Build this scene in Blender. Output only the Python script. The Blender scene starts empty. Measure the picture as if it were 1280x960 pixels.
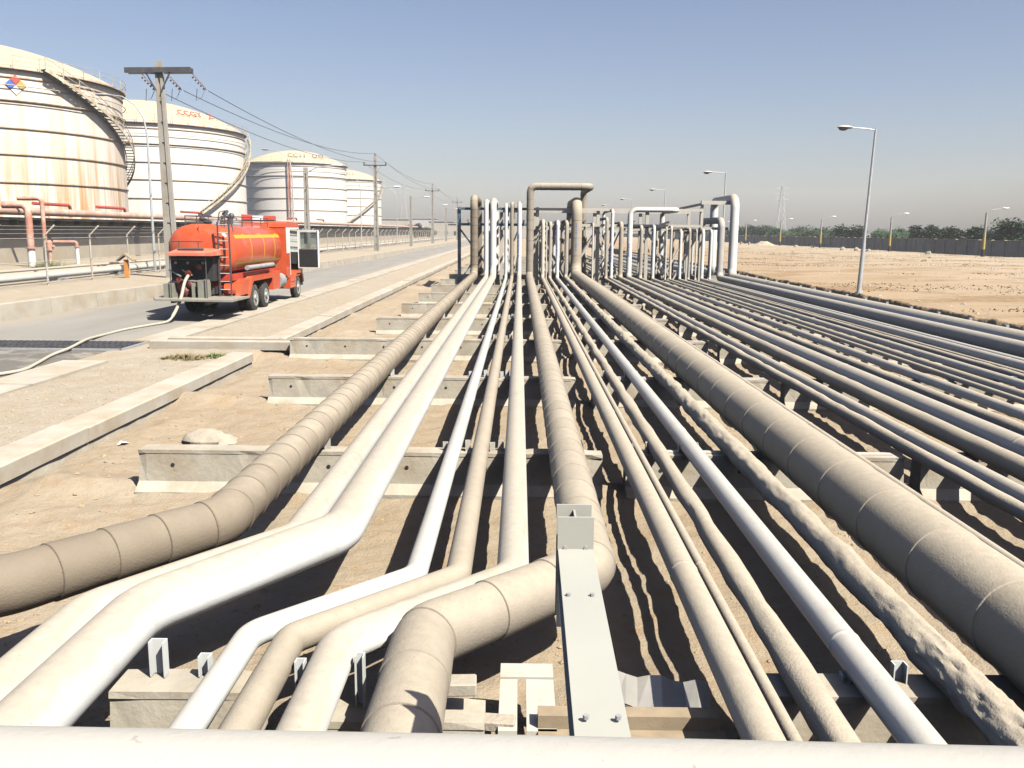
import bpy, math, random
import numpy as np
from mathutils import Vector, Matrix
random.seed(7); rng = np.random.default_rng(7)
PI = math.pi
sc = bpy.context.scene
COL = sc.collection

# ------------------------------------------------------------------ materials
MATS = {}
def lin(c):
    return tuple(c) + (1.0,) if len(c) == 3 else tuple(c)

def new_mat(name):
    m = bpy.data.materials.new(name); m.use_nodes = True
    nt = m.node_tree
    return m, nt, nt.nodes['Principled BSDF']

def nnode(nt, typ, **kw):
    n = nt.nodes.new(typ)
    for k, v in kw.items():
        setattr(n, k, v)
    return n

def mixc(nt, fac, a, b, blend='MIX'):
    n = nt.nodes.new('ShaderNodeMix'); n.data_type = 'RGBA'; n.blend_type = blend
    for sock, v in ((n.inputs[0], fac), (n.inputs[6], a), (n.inputs[7], b)):
        if isinstance(v, bpy.types.NodeSocket): nt.links.new(v, sock)
        elif isinstance(v, (int, float)): sock.default_value = v
        else: sock.default_value = lin(v)
    return n.outputs[2]

def mth(nt, op, a, b=None, clamp=False):
    n = nt.nodes.new('ShaderNodeMath'); n.operation = op; n.use_clamp = clamp
    for i, v in enumerate((a, b)):
        if v is None: continue
        if isinstance(v, bpy.types.NodeSocket): nt.links.new(v, n.inputs[i])
        else: n.inputs[i].default_value = v
    return n.outputs[0]

def ramp(nt, src, lo, hi, a=0.0, b=1.0):
    n = nt.nodes.new('ShaderNodeMapRange'); n.clamp = True
    nt.links.new(src, n.inputs[0])
    n.inputs[1].default_value = lo; n.inputs[2].default_value = hi
    n.inputs[3].default_value = a; n.inputs[4].default_value = b
    return n.outputs[0]

def pos(nt, scale=(1, 1, 1)):
    g = nt.nodes.new('ShaderNodeNewGeometry')
    if scale == (1, 1, 1): return g.outputs['Position']
    v = nt.nodes.new('ShaderNodeVectorMath'); v.operation = 'MULTIPLY'
    nt.links.new(g.outputs['Position'], v.inputs[0]); v.inputs[1].default_value = scale
    return v.outputs[0]

def noise(nt, scale, detail=4, vec=None, rough=0.55, dist=0.0):
    n = nt.nodes.new('ShaderNodeTexNoise')
    n.inputs['Scale'].default_value = scale; n.inputs['Detail'].default_value = detail
    n.inputs['Roughness'].default_value = rough; n.inputs['Distortion'].default_value = dist
    nt.links.new(vec if vec is not None else pos(nt), n.inputs['Vector'])
    return n.outputs[0]

def bump(nt, bs, h, strength=0.3, dist=0.02):
    b = nt.nodes.new('ShaderNodeBump'); b.inputs['Strength'].default_value = strength
    b.inputs['Distance'].default_value = dist
    nt.links.new(h, b.inputs['Height']); nt.links.new(b.outputs[0], bs.inputs['Normal'])

def simple(name, col, rough=0.7, metal=0.0, var=0.15, scale=3.0, bmp=0.15, bdist=0.01, dirt=None, dirt_amt=0.4, dscale=1.2):
    m, nt, bs = new_mat(name)
    n = noise(nt, scale, 5)
    dark = tuple(c * (1 - var) for c in col); lite = tuple(min(1, c * (1 + var)) for c in col)
    c = mixc(nt, ramp(nt, n, 0.3, 0.7), dark, lite)
    if dirt:
        d = noise(nt, dscale, 6, rough=0.65)
        c = mixc(nt, ramp(nt, d, 0.62 - dirt_amt * 0.35, 0.85 - dirt_amt * 0.25), c, dirt)
    nt.links.new(c, bs.inputs['Base Color'])
    bs.inputs['Roughness'].default_value = rough; bs.inputs['Metallic'].default_value = metal
    if bmp: bump(nt, bs, noise(nt, scale * 6, 4), bmp, bdist)
    MATS[name] = m
    return m

DUST = (0.350, 0.305, 0.235)
def pipe_mat(name, paint, dust=0.7, seam=0.0, seam_w=0.02, seam_dark=0.45, rough=0.55, lumps=0.25, near_clean=False, spots=0.0, spotcol=(0.2, 0.16, 0.12), up_lo=0.1, up_hi=0.85, rz=0.0):
    """painted pipe with sand dust lying on its upward faces; optional jacket seams along UV.x (metres)"""
    m, nt, bs = new_mat(name)
    g = nt.nodes.new('ShaderNodeNewGeometry')
    sx = nt.nodes.new('ShaderNodeSeparateXYZ'); nt.links.new(g.outputs['Normal'], sx.inputs[0])
    n1 = noise(nt, 1.6, 6, rough=0.65); n2 = noise(nt, 14, 5); n3 = noise(nt, 0.5, 3)
    p = mixc(nt, ramp(nt, n1, 0.3, 0.7), tuple(c * 0.86 for c in paint), tuple(min(.85, c * 1.05) for c in paint))
    up = mth(nt, 'ADD', sx.outputs[2], mth(nt, 'MULTIPLY', mth(nt, 'SUBTRACT', n1, 0.5), 0.9))
    dm = mth(nt, 'MULTIPLY', ramp(nt, up, up_lo, up_hi), dust)
    if near_clean:
        sy_ = nt.nodes.new('ShaderNodeSeparateXYZ'); nt.links.new(g.outputs['Position'], sy_.inputs[0])
        dm = mth(nt, 'MULTIPLY', dm, ramp(nt, mth(nt, 'ADD', sy_.outputs[1], n1), 6.6, 9.5, .12, 1.0))
    dcol = mixc(nt, ramp(nt, n2, 0.3, 0.7), tuple(c * 0.9 for c in DUST), tuple(c * 1.1 for c in DUST))
    c = mixc(nt, dm, p, dcol)
    if spots:
        s = noise(nt, 5.0, 6, rough=0.7)
        c = mixc(nt, mth(nt, 'MULTIPLY', ramp(nt, s, 0.60, 0.70), spots), c, spotcol)
    gr_ = noise(nt, 0.9, 7, rough=0.75, dist=0.6)
    c = mixc(nt, ramp(nt, gr_, 0.56, 0.78, 0, 0.38), c, (0.24, 0.19, 0.135))
    sp_ = noise(nt, 38, 2, rough=0.5)
    c = mixc(nt, ramp(nt, sp_, 0.70, 0.76, 0, 0.5), c, (0.16, 0.12, 0.085))
    hsrc = n2
    if seam:
        uv = nt.nodes.new('ShaderNodeUVMap'); su = nt.nodes.new('ShaderNodeSeparateXYZ')
        nt.links.new(uv.outputs[0], su.inputs[0])
        f = mth(nt, 'FRACT', mth(nt, 'DIVIDE', su.outputs[0], seam))
        lm = ramp(nt, f, 0.0, seam_w / seam, 1.0, 0.0)
        lm = mth(nt, 'MULTIPLY', lm, ramp(nt, noise(nt, 3.0, 3), 0.3, 0.6, 0.25, 1.0))
        c = mixc(nt, mth(nt, 'MULTIPLY', lm, seam_dark), c, (0.13, 0.10, 0.08))
        # tone difference between one jacket piece and the next
        wn = nt.nodes.new('ShaderNodeTexWhiteNoise'); wn.noise_dimensions = '1D'
        nt.links.new(mth(nt, 'FLOOR', mth(nt, 'DIVIDE', su.outputs[0], seam)), wn.inputs['W'])
        c = mixc(nt, ramp(nt, wn.outputs[0], 0, 1, 0.0, 0.22), c, tuple(x * 0.62 for x in paint))
    nt.links.new(c, bs.inputs['Base Color'])
    bs.inputs['Roughness'].default_value = rough
    bs.inputs['Specular IOR Level'].default_value = 0.35
    hm = mth(nt, 'ADD', mth(nt, 'MULTIPLY', n2, 0.5), noise(nt, 60, 3))
    bump(nt, bs, hm, lumps, 0.012)
    MATS[name] = m
    return m

pipe_mat('pipe_white', (0.632, 0.643, 0.632), dust=0.9, rough=0.5, lumps=0.14, up_lo=-.1, up_hi=.75)
pipe_mat('pipe_white_clean', (0.537, 0.550, 0.544), dust=0.55, rough=0.4, lumps=0.10)
pipe_mat('pipe_cream', (0.471, 0.431, 0.368), dust=0.9, rough=0.6, lumps=0.25)
pipe_mat('rail_paint', (0.37, 0.361, 0.334), dust=0.15, rough=0.6, lumps=0.1, spots=.12, spotcol=(.30,.28,.25))
pipe_mat('pipe_tan', (0.27, 0.235, 0.185), dust=0.55, rough=0.75, lumps=0.3)
pipe_mat('pipe_lagged', (0.185, 0.152, 0.112), near_clean=True, dust=0.85, seam=0.42, seam_w=0.018, seam_dark=0.75, rough=0.75, lumps=0.35, up_lo=0.0, up_hi=0.9)
pipe_mat('pipe_lagged_light', (0.258, 0.226, 0.182), dust=0.85, seam=0.55, seam_w=0.014, seam_dark=0.6, rough=0.7, lumps=0.3, up_lo=0.0, up_hi=0.9)
pipe_mat('pipe_lagged_big', (0.329, 0.287, 0.222), dust=0.9, seam=0.95, seam_w=0.012, seam_dark=0.35, rough=0.75, lumps=0.25, up_lo=-0.1, up_hi=0.8)
pipe_mat('pipe_plaster', (0.344, 0.310, 0.263), dust=0.9, rough=0.85, lumps=0.4, spots=0.25, spotcol=(0.34, 0.28, 0.21))
pipe_mat('pipe_stained', (0.352, 0.338, 0.323), dust=0.6, rough=0.7, lumps=0.35, spots=0.75, spotcol=(0.13, 0.12, 0.12))
simple('steel_white', (0.50, 0.52, 0.51), 0.45, var=0.05, scale=2, bmp=0.06, dirt=(0.55, 0.48, 0.38), dirt_amt=0.05)
simple('steel_cream', (0.43, 0.405, 0.355), 0.55, var=0.08, dirt=(0.27, 0.20, 0.13), dirt_amt=0.08)
simple('steel_blue', (0.045, 0.085, 0.125), 0.5, var=0.25, dirt=(0.35, 0.36, 0.36), dirt_amt=0.35)
simple('steel_palegreen', (0.345, 0.345, 0.305), 0.5, var=0.05, scale=2, bmp=0.08, dirt=(0.27, 0.21, 0.14), dirt_amt=0.06)
simple('steel_dark', (0.06, 0.06, 0.065), 0.5, var=0.3)
simple('steel_grey', (0.33, 0.34, 0.34), 0.5, metal=0.2, var=0.15, dirt=(0.30, 0.25, 0.19), dirt_amt=0.3)
simple('galvanised', (0.42, 0.43, 0.43), 0.5, metal=0.3, var=0.12)
simple('concrete_block', (0.345, 0.315, 0.258), 0.9, var=0.16, scale=2.5, bmp=0.7, bdist=0.01, dirt=(0.27, 0.215, 0.145), dirt_amt=0.5, dscale=1.6)
simple('concrete_beam', (0.36, 0.33, 0.275), 0.9, var=0.12, scale=1.4, bmp=0.5, bdist=0.01, dirt=(0.30, 0.235, 0.16), dirt_amt=0.5, dscale=1.1)
simple('concrete_pole', (0.306, 0.287, 0.251), 0.85, var=0.1, scale=1.0, bmp=0.3, dirt=(0.25, 0.20, 0.14), dirt_amt=0.35)
simple('bund_concrete', (0.330, 0.291, 0.230), 0.9, var=0.14, scale=0.6, bmp=0.4, dirt=(0.33, 0.26, 0.18), dirt_amt=0.5, dscale=0.35)
simple('pink_paint', (0.367, 0.165, 0.122), 0.6, var=0.12, scale=0.8, dirt=(0.62, 0.45, 0.34), dirt_amt=0.5)
simple('pink_pale', (0.404, 0.257, 0.202), 0.6, var=0.1, scale=0.5, dirt=(0.55, 0.42, 0.33), dirt_amt=0.5)
simple('rust_ring', (0.36, 0.25, 0.16), 0.8, var=0.3, scale=0.7, dirt=(0.55, 0.42, 0.28), dirt_amt=0.5)
simple('stair_steel', (0.50, 0.46, 0.36), 0.7, var=0.2, scale=0.8, dirt=(0.28, 0.19, 0.10), dirt_amt=0.6)
simple('brass_red', (0.45, 0.05, 0.03), 0.4, var=0.15)
simple('pump_red', (0.16, 0.025, 0.018), 0.5, var=0.2, dirt=(0.04, 0.03, 0.03), dirt_amt=0.5)
simple('valve_red', (0.45, 0.07, 0.05), 0.5, var=0.15)
simple('paint_orange', (0.52, 0.22, 0.05), 0.6, var=0.1)
simple('paint_yellow', (0.40, 0.29, 0.07), 0.6, var=0.1)
simple('paint_black', (0.02, 0.02, 0.02), 0.6, var=0.2)
simple('paint_blue_mark', (0.05, 0.12, 0.42), 0.5, var=0.05, bmp=0)
simple('truck_red', (0.52, 0.080, 0.028), 0.2, var=0.08, scale=1.2, bmp=0.0, dirt=(0.38, 0.15, 0.09), dirt_amt=0.32, dscale=1.8)
simple('truck_red_top', (0.60, 0.16, 0.10), 0.4, var=0.08, scale=2, bmp=0.0, dirt=(0.55, 0.30, 0.2), dirt_amt=0.3)
simple('truck_white', (0.72, 0.71, 0.68), 0.3, var=0.04, bmp=0)
simple('truck_yellow', (0.55, 0.31, 0.02), 0.4, var=0.05, bmp=0)
simple('rubber', (0.035, 0.033, 0.03), 0.85, var=0.3, scale=8, dirt=(0.22, 0.18, 0.13), dirt_amt=0.25)
simple('rim_grey', (0.30, 0.31, 0.285), 0.5, metal=0.2, var=0.15)
simple('tread_plate', (0.32, 0.30, 0.25), 0.55, metal=0.3, var=0.15, scale=6)
simple('locker_green', (0.22, 0.22, 0.175), 0.6, var=0.12)
simple('hose_canvas', (0.379, 0.343, 0.275), 0.85, var=0.08, scale=8)
simple('seat_dark', (0.02, 0.02, 0.022), 0.8)
simple('timber', (0.257, 0.202, 0.134), 0.85, var=0.15, scale=8)
simple('tin_sheet', (0.36, 0.345, 0.31), 0.4, metal=0.3, var=0.12, dirt=(0.42, 0.33, 0.22), dirt_amt=0.3)
simple('rock', (0.306, 0.269, 0.214), 0.95, var=0.2, scale=4, bmp=0.6, bdist=0.02)
simple('gravel_stone', (0.27, 0.24, 0.195), 0.95, var=0.3, scale=9, bmp=0.3)
simple('soil_clod', (0.281, 0.208, 0.126), 0.95, var=0.25, scale=9, bmp=0.4)
simple('dirt_heap', (0.318, 0.264, 0.19), 0.95, var=0.15, scale=0.8, bmp=0.6, bdist=0.05)
simple('building_wall', (0.379, 0.348, 0.294), 0.85, var=0.08, scale=0.2)
simple('building_grey', (0.40, 0.40, 0.40), 0.85, var=0.08, scale=0.2)
simple('window_dark', (0.05, 0.06, 0.07), 0.3, var=0.1, bmp=0)
simple('bark', (0.16, 0.11, 0.07), 0.95, var=0.3, scale=5)
simple('fence_steel', (0.45, 0.42, 0.36), 0.6, var=0.15, dirt=(0.38, 0.24, 0.13), dirt_amt=0.4)
simple('porcelain', (0.10, 0.05, 0.035), 0.25, var=0.1, bmp=0)
simple('wire_metal', (0.10, 0.10, 0.11), 0.5, var=0.1, bmp=0)
simple('paper', (0.75, 0.74, 0.72), 0.8, var=0.03, bmp=0)
simple('lamp_glass', (0.10, 0.10, 0.10), 0.15, var=0.1, bmp=0)
simple('dry_weed', (0.20, 0.16, 0.07), 0.9, var=0.3, scale=8, bmp=0)
simple('dry_straw', (0.19, 0.13, 0.07), 0.9, var=0.3, scale=4, bmp=0)
simple('weed_green', (0.15, 0.19, 0.06), 0.85, var=0.3, scale=8, bmp=0)

def glass_mat():
    m, nt, bs = new_mat('glass')
    bs.inputs['Base Color'].default_value = (0.5, 0.58, 0.58, 1); bs.inputs['Roughness'].default_value = 0.03
    bs.inputs['Transmission Weight'].default_value = 0.9; bs.inputs['IOR'].default_value = 1.3
    MATS['glass'] = m
glass_mat()
def leaf_mat(name, a, b):
    m, nt, bs = new_mat(name)
    oi = nt.nodes.new('ShaderNodeObjectInfo')
    n = noise(nt, 1.3, 4)
    c = mixc(nt, ramp(nt, n, 0.35, 0.65), a, b)
    c = mixc(nt, mth(nt, 'MULTIPLY', oi.outputs['Random'], 0.45), c, tuple(x * 0.55 for x in a))
    nt.links.new(c, bs.inputs['Base Color']); bs.inputs['Roughness'].default_value = 0.8
    MATS[name] = m
leaf_mat('leaf_dark', (0.022, 0.052, 0.018), (0.045, 0.085, 0.03))

def sand_mat():
    m, nt, bs = new_mat('sand')
    p = pos(nt)
    n1 = noise(nt, 0.35, 6, rough=0.6); n2 = noise(nt, 3.0, 6, rough=0.65); n3 = noise(nt, 30, 4); n4 = noise(nt, 0.07, 4)
    c = mixc(nt, ramp(nt, n1, 0.35, 0.68), (0.291, 0.230, 0.160), (0.331, 0.280, 0.210))
    c = mixc(nt, ramp(nt, n2, 0.50, 0.72), c, (0.293, 0.210, 0.128))
    # pale trampled gravel verge beside the road and bare pale patches
    sx = nt.nodes.new('ShaderNodeSeparateXYZ'); nt.links.new(p, sx.inputs[0])
    verge = mth(nt, 'MULTIPLY', ramp(nt, sx.outputs[0], -6.9, -6.3, 1, 0), 0.8)
    vc = mixc(nt, ramp(nt, noise(nt, 1.6, 6, rough=0.7), 0.38, 0.66), (0.347, 0.311, 0.251), (0.306, 0.251, 0.181))
    c = mixc(nt, verge, c, vc)
    # right hand field: paler near the wall, dry brown growth in bands
    fld = ramp(nt, sx.outputs[0], 13.8, 14.6)
    st = noise(nt, 0.16, 6, vec=pos(nt, (1.0, 2.2, 1)), rough=0.62, dist=0.4)
    fc = mixc(nt, ramp(nt, sx.outputs[0], 16, 46), (0.306, 0.230, 0.153), (0.348, 0.289, 0.212))
    fc = mixc(nt, mth(nt, 'MULTIPLY', ramp(nt, st, 0.46, 0.62), ramp(nt, n2, 0.35, 0.6, 0.35, 0.9)), fc, (0.20, 0.13, 0.065))
    c = mixc(nt, fld, c, fc)
    c = mixc(nt, ramp(nt, n3, 0.55, 0.8, 0, 0.35), c, (0.30, 0.22, 0.13))
    nt.links.new(c, bs.inputs['Base Color']); bs.inputs['Roughness'].default_value = 0.95
    bs.inputs['Specular IOR Level'].default_value = 0.15
    h = mth(nt, 'ADD', mth(nt, 'MULTIPLY', noise(nt, 9, 6, rough=0.7), 1.0), mth(nt, 'MULTIPLY', noise(nt, 45, 4, rough=0.7), 0.35))
    bump(nt, bs, h, 0.75, 0.05)
    MATS['sand'] = m
sand_mat()

def asphalt_mat():
    m, nt, bs = new_mat('asphalt')
    p = pos(nt)
    sx = nt.nodes.new('ShaderNodeSeparateXYZ'); nt.links.new(p, sx.inputs[0])
    n1 = noise(nt, 0.5, 5, vec=pos(nt, (1.4, 0.25, 1))); n2 = noise(nt, 25, 4); n3 = noise(nt, 1.2, 5, rough=0.65)
    c = mixc(nt, ramp(nt, n1, 0.3, 0.7), (0.185, 0.175, 0.155), (0.240, 0.226, 0.198))
    # windblown dust at both edges of the carriageway
    e1 = ramp(nt, mth(nt, 'ADD', sx.outputs[0], mth(nt, 'MULTIPLY', n3, 1.4)), -10.6, -9.3)
    e2 = ramp(nt, mth(nt, 'ADD', sx.outputs[0], mth(nt, 'MULTIPLY', n3, -1.4)), -17.2, -15.8, 1, 0)
    e = mth(nt, 'MAXIMUM', e1, e2)
    c = mixc(nt, mth(nt, 'MULTIPLY', e, 0.75), c, (0.306, 0.264, 0.204))
    # water spilled from the hose round the gully
    wet = mth(nt, 'MULTIPLY', ramp(nt, sx.outputs[1], 23.4, 21.2), ramp(nt, sx.outputs[1], 12.0, 16.5))
    wet = mth(nt, 'MULTIPLY', wet, ramp(nt, n3, 0.36, 0.5))
    c = mixc(nt, mth(nt, 'MULTIPLY', wet, 0.72), c, (0.085, 0.078, 0.06))
    c = mixc(nt, ramp(nt, n2, 0.55, 0.8, 0, 0.35), c, (0.12, 0.11, 0.1))
    nt.links.new(c, bs.inputs['Base Color'])
    nt.links.new(mth(nt, 'SUBTRACT', 0.9, mth(nt, 'MULTIPLY', wet, 0.45)), bs.inputs['Roughness'])
    bump(nt, bs, n2, 0.4, 0.01)
    MATS['asphalt'] = m
asphalt_mat()

def tank_mat(name, base, rust, rust_top, rust_bot, amt):
    m, nt, bs = new_mat(name)
    p = pos(nt)
    sx = nt.nodes.new('ShaderNodeSeparateXYZ'); nt.links.new(p, sx.inputs[0])
    st = noise(nt, 0.55, 4, vec=pos(nt, (1, 1, 0.05)), rough=0.6)
    st2 = noise(nt, 2.2, 4, vec=pos(nt, (1, 1, 0.06)), rough=0.6)
    zz = ramp(nt, sx.outputs[2], rust_bot, rust_top, 1.0, 0.25)
    s = mth(nt, 'MULTIPLY', mth(nt, 'ADD', ramp(nt, st, 0.42, 0.62), mth(nt, 'MULTIPLY', ramp(nt, st2, 0.48, 0.65), 0.5)), zz)
    c = mixc(nt, mth(nt, 'MULTIPLY', s, amt, True), base, rust)
    nt.links.new(c, bs.inputs['Base Color']); bs.inputs['Roughness'].default_value = 0.6
    bump(nt, bs, noise(nt, 0.8, 3), 0.3, 0.08)
    MATS[name] = m
tank_mat('tank_rusty', (0.60, 0.57, 0.51), (0.42, 0.24, 0.10), 13.0, 2.0, 1.15)
tank_mat('tank_white', (0.60, 0.58, 0.54), (0.45, 0.30, 0.17), 8.0, 2.0, 0.45)
simple('tank_roof', (0.428, 0.348, 0.245), 0.75, var=0.08, scale=0.15, bmp=0.2, bdist=0.03, dirt=(0.50, 0.33, 0.18), dirt_amt=0.25, dscale=0.3)

def wall_mat():
    m, nt, bs = new_mat('panel_concrete')
    p = pos(nt); sx = nt.nodes.new('ShaderNodeSeparateXYZ'); nt.links.new(p, sx.inputs[0])
    wn = nt.nodes.new('ShaderNodeTexWhiteNoise'); wn.noise_dimensions = '1D'
    nt.links.new(mth(nt, 'FLOOR', mth(nt, 'DIVIDE', sx.outputs[1], 3.0)), wn.inputs['W'])
    c = mixc(nt, wn.outputs[0], (0.44, 0.34, 0.24), (0.60, 0.49, 0.37))
    c = mixc(nt, ramp(nt, noise(nt, 0.8, 5), 0.45, 0.75, 0, 0.5), c, (0.24, 0.18, 0.13))
    nt.links.new(c, bs.inputs['Base Color']); bs.inputs['Roughness'].default_value = 0.9
    MATS['panel_concrete'] = m
wall_mat()
M = MATS

# ------------------------------------------------------------------ mesh helpers
class MB:
    def __init__(s): s.v = []; s.f = []; s.uv = {}
    def add(s, vs, fs):
        o = len(s.v); s.v += [tuple(map(float, v)) for v in vs]; s.f += [tuple(i + o for i in f) for f in fs]; return s
    def box(s, x0, x1, y0, y1, z0, z1, T=None):
        vs = [(x0,y0,z0),(x1,y0,z0),(x1,y1,z0),(x0,y1,z0),(x0,y0,z1),(x1,y0,z1),(x1,y1,z1),(x0,y1,z1)]
        if T is not None: vs = [T @ Vector(v) for v in vs]
        return s.add(vs, [(0,3,2,1),(4,5,6,7),(0,1,5,4),(1,2,6,5),(2,3,7,6),(3,0,4,7)])
    def prism(s, prof, a0, a1, axis='x'):
        """profile [(u,v)] extruded along axis; x: (u,v)=(y,z)  y: (u,v)=(x,z)  z: (u,v)=(x,y)"""
        n = len(prof)
        def P(a, u, v): return {'x': (a, u, v), 'y': (u, a, v), 'z': (u, v, a)}[axis]
        vs = [P(a0, *q) for q in prof] + [P(a1, *q) for q in prof]
        fs = [tuple(range(n))[::-1], tuple(range(n, 2 * n))] + [(i, (i + 1) % n, n + (i + 1) % n, n + i) for i in range(n)]
        return s.add(vs, fs)
    def beam(s, a, b, w, h=None, up=(0, 0, 1)):
        a = Vector(a); b = Vector(b); h = h or w
        d = (b - a).normalized(); u = Vector(up)
        if abs(d.dot(u)) > .99: u = Vector((0, 1, 0))
        r = d.cross(u).normalized(); u = r.cross(d)
        vs = []
        for p in (a, b):
            for sx_, sy_ in ((-1,-1),(1,-1),(1,1),(-1,1)): vs.append(p + r * w / 2 * sx_ + u * h / 2 * sy_)
        return s.add(vs, [(0,1,2,3),(7,6,5,4),(0,4,5,1),(1,5,6,2),(2,6,7,3),(3,7,4,0)])
    def cyl(s, a, b, r0, r1=None, n=12, cap=True):
        a = Vector(a); b = Vector(b); r1 = r0 if r1 is None else r1
        d = (b - a).normalized(); u = Vector((0, 0, 1)) if abs(d.z) < .9 else Vector((0, 1, 0))
        x = d.cross(u).normalized(); y = d.cross(x)
        vs = []
        for p, r in ((a, r0), (b, r1)):
            for i in range(n):
                t = 2 * PI * i / n; vs.append(p + x * r * math.cos(t) + y * r * math.sin(t))
        fs = [(i, (i + 1) % n, n + (i + 1) % n, n + i) for i in range(n)]
        if cap: fs += [tuple(range(n))[::-1], tuple(range(n, 2 * n))]
        return s.add(vs, fs)
    def tube(s, pts, r, n=8): 
        P = [Vector(p) for p in pts]
        return s.rings(*frames(P, [r] * len(P) if isinstance(r, (int, float)) else r), n=n)
    def rings(s, P, R, X, Y, n=8, S=None, cap=True):
        o = len(s.v); m = len(P); vs = []
        for p, r, x, y in zip(P, R, X, Y):
            for i in range(n):
                t = 2 * PI * i / n; vs.append(p + x * r * math.cos(t) + y * r * math.sin(t))
        fs = []
        for j in range(m - 1):
            for i in range(n):
                fs.append((j*n+i, j*n+(i+1)%n, (j+1)*n+(i+1)%n, (j+1)*n+i))
        if cap: fs += [tuple(range(n))[::-1], tuple((m-1)*n+i for i in range(n))]
        s.add(vs, fs)
        if S is not None:
            for j in range(m):
                for i in range(n): s.uv[o + j*n + i] = (S[j], i / n)
        return s
    def sphere(s, c, r, n=10, sc_=(1,1,1)):
        vs = []; fs = []
        for j in range(n + 1):
            ph = PI * j / n
            for i in range(2 * n):
                t = PI * i / n
                vs.append((c[0]+r*sc_[0]*math.sin(ph)*math.cos(t), c[1]+r*sc_[1]*math.sin(ph)*math.sin(t), c[2]+r*sc_[2]*math.cos(ph)))
        for j in range(n):
            for i in range(2 * n):
                fs.append((j*2*n+i, (j+1)*2*n+i, (j+1)*2*n+(i+1)%(2*n), j*2*n+(i+1)%(2*n)))
        return s.add(vs, fs)
    def mesh(s, name, mat, origin=(0, 0, 0), smooth=False, angle=35):
        me = bpy.data.meshes.new(name)
        ox, oy, oz = origin
        me.from_pydata([(x-ox, y-oy, z-oz) for x, y, z in s.v], [], s.f)
        if s.uv:
            ul = me.uv_layers.new(name='UVMap')
            idx = np.empty(len(me.loops), dtype=np.int32); me.loops.foreach_get('vertex_index', idx)
            tab = np.zeros((len(s.v), 2), dtype=np.float32)
            for k, v in s.uv.items(): tab[k] = v
            ul.data.foreach_set('uv', tab[idx].ravel())
        if smooth:
            me.shade_smooth()
            try: me.set_sharp_from_angle(angle=math.radians(angle))
            except Exception: pass
        me.materials.append(M[mat] if isinstance(mat, str) else mat)
        me.update()
        return me
    def build(s, name, mat, parent=None, origin=(0, 0, 0), smooth=False, angle=35):
        o = bpy.data.objects.new(name, s.mesh(name, mat, origin, smooth, angle)); COL.objects.link(o)
        o.location = origin
        if parent is not None: o.parent = parent
        return o

def frames(P, R):
    X = []; Y = []; T = []
    for i in range(len(P)):
        a = P[max(i - 1, 0)]; b = P[min(i + 1, len(P) - 1)]
        T.append((b - a).normalized())
    u = Vector((0, 0, 1)) if abs(T[0].z) < .9 else Vector((1, 0, 0))
    x = T[0].cross(u).normalized()
    for t in T:
        x = (x - t * x.dot(t)).normalized(); X.append(x.copy()); Y.append(t.cross(x))
    return P, R, X, Y

def fillet(pts, rb, steps=6):
    P = [Vector(p) for p in pts]; out = [P[0]]
    for i in range(1, len(P) - 1):
        a = (P[i-1] - P[i]); b = (P[i+1] - P[i]); la, lb = a.length, b.length; a.normalize(); b.normalize()
        ang = a.angle(b)
        if ang > PI - 0.02: out.append(P[i]); continue
        d = min(rb / math.tan(ang / 2), la * .49, lb * .49); r = d * math.tan(ang / 2)
        bis = (a + b).normalized(); c = P[i] + bis * (r / math.sin(ang / 2))
        p0 = P[i] + a * d - c; p1 = P[i] + b * d - c; tot = p0.angle(p1)
        ax = p0.cross(p1).normalized()
        for k in range(steps + 1):
            out.append(c + Matrix.Rotation(tot * k / steps, 3, ax) @ p0)
    out.append(P[-1]); return out

def tag(o, label=None, cat=None, group=None, kind=None):
    if label: o['label'] = label
    if cat: o['category'] = cat
    if group: o['group'] = group
    if kind: o['kind'] = kind
    return o
def thing(name, label, cat, loc=(0, 0, 0), rz=0, group=None):
    o = bpy.data.objects.new(name, None); COL.objects.link(o); o.empty_display_size = .2
    o.location = loc; o.rotation_euler = (0, 0, rz)
    return tag(o, label, cat, group)
def kids(o): return [c for c in bpy.data.objects if c.parent == o]
def dup(root, loc, rz=0, label=None, scale=None, tree=None):
    tree = tree or [(c, kids(c)) for c in kids(root)]
    r = root.copy(); COL.objects.link(r); r.location = loc; r.rotation_euler = (0, 0, rz)
    if scale: r.scale = scale
    if label: r['label'] = label
    for c, gs in tree:
        cc = c.copy(); COL.objects.link(cc); cc.parent = r
        for g in gs:
            gg = g.copy(); COL.objects.link(gg); gg.parent = cc
    return r
ORD = ['first','second','third','fourth','fifth','sixth','seventh','eighth','ninth','tenth','eleventh','twelfth','thirteenth','fourteenth','fifteenth','sixteenth','seventeenth','eighteenth','nineteenth','twentieth']
def ordn(i):
    if i < 20: return ORD[i]
    n = i + 1; return {20: 'twentieth', 30: 'thirtieth', 40: 'fortieth'}.get(n, {2: 'twenty', 3: 'thirty', 4: 'forty', 5: 'fifty'}[n // 10] + '-' + ORD[n % 10 - 1])

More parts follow.
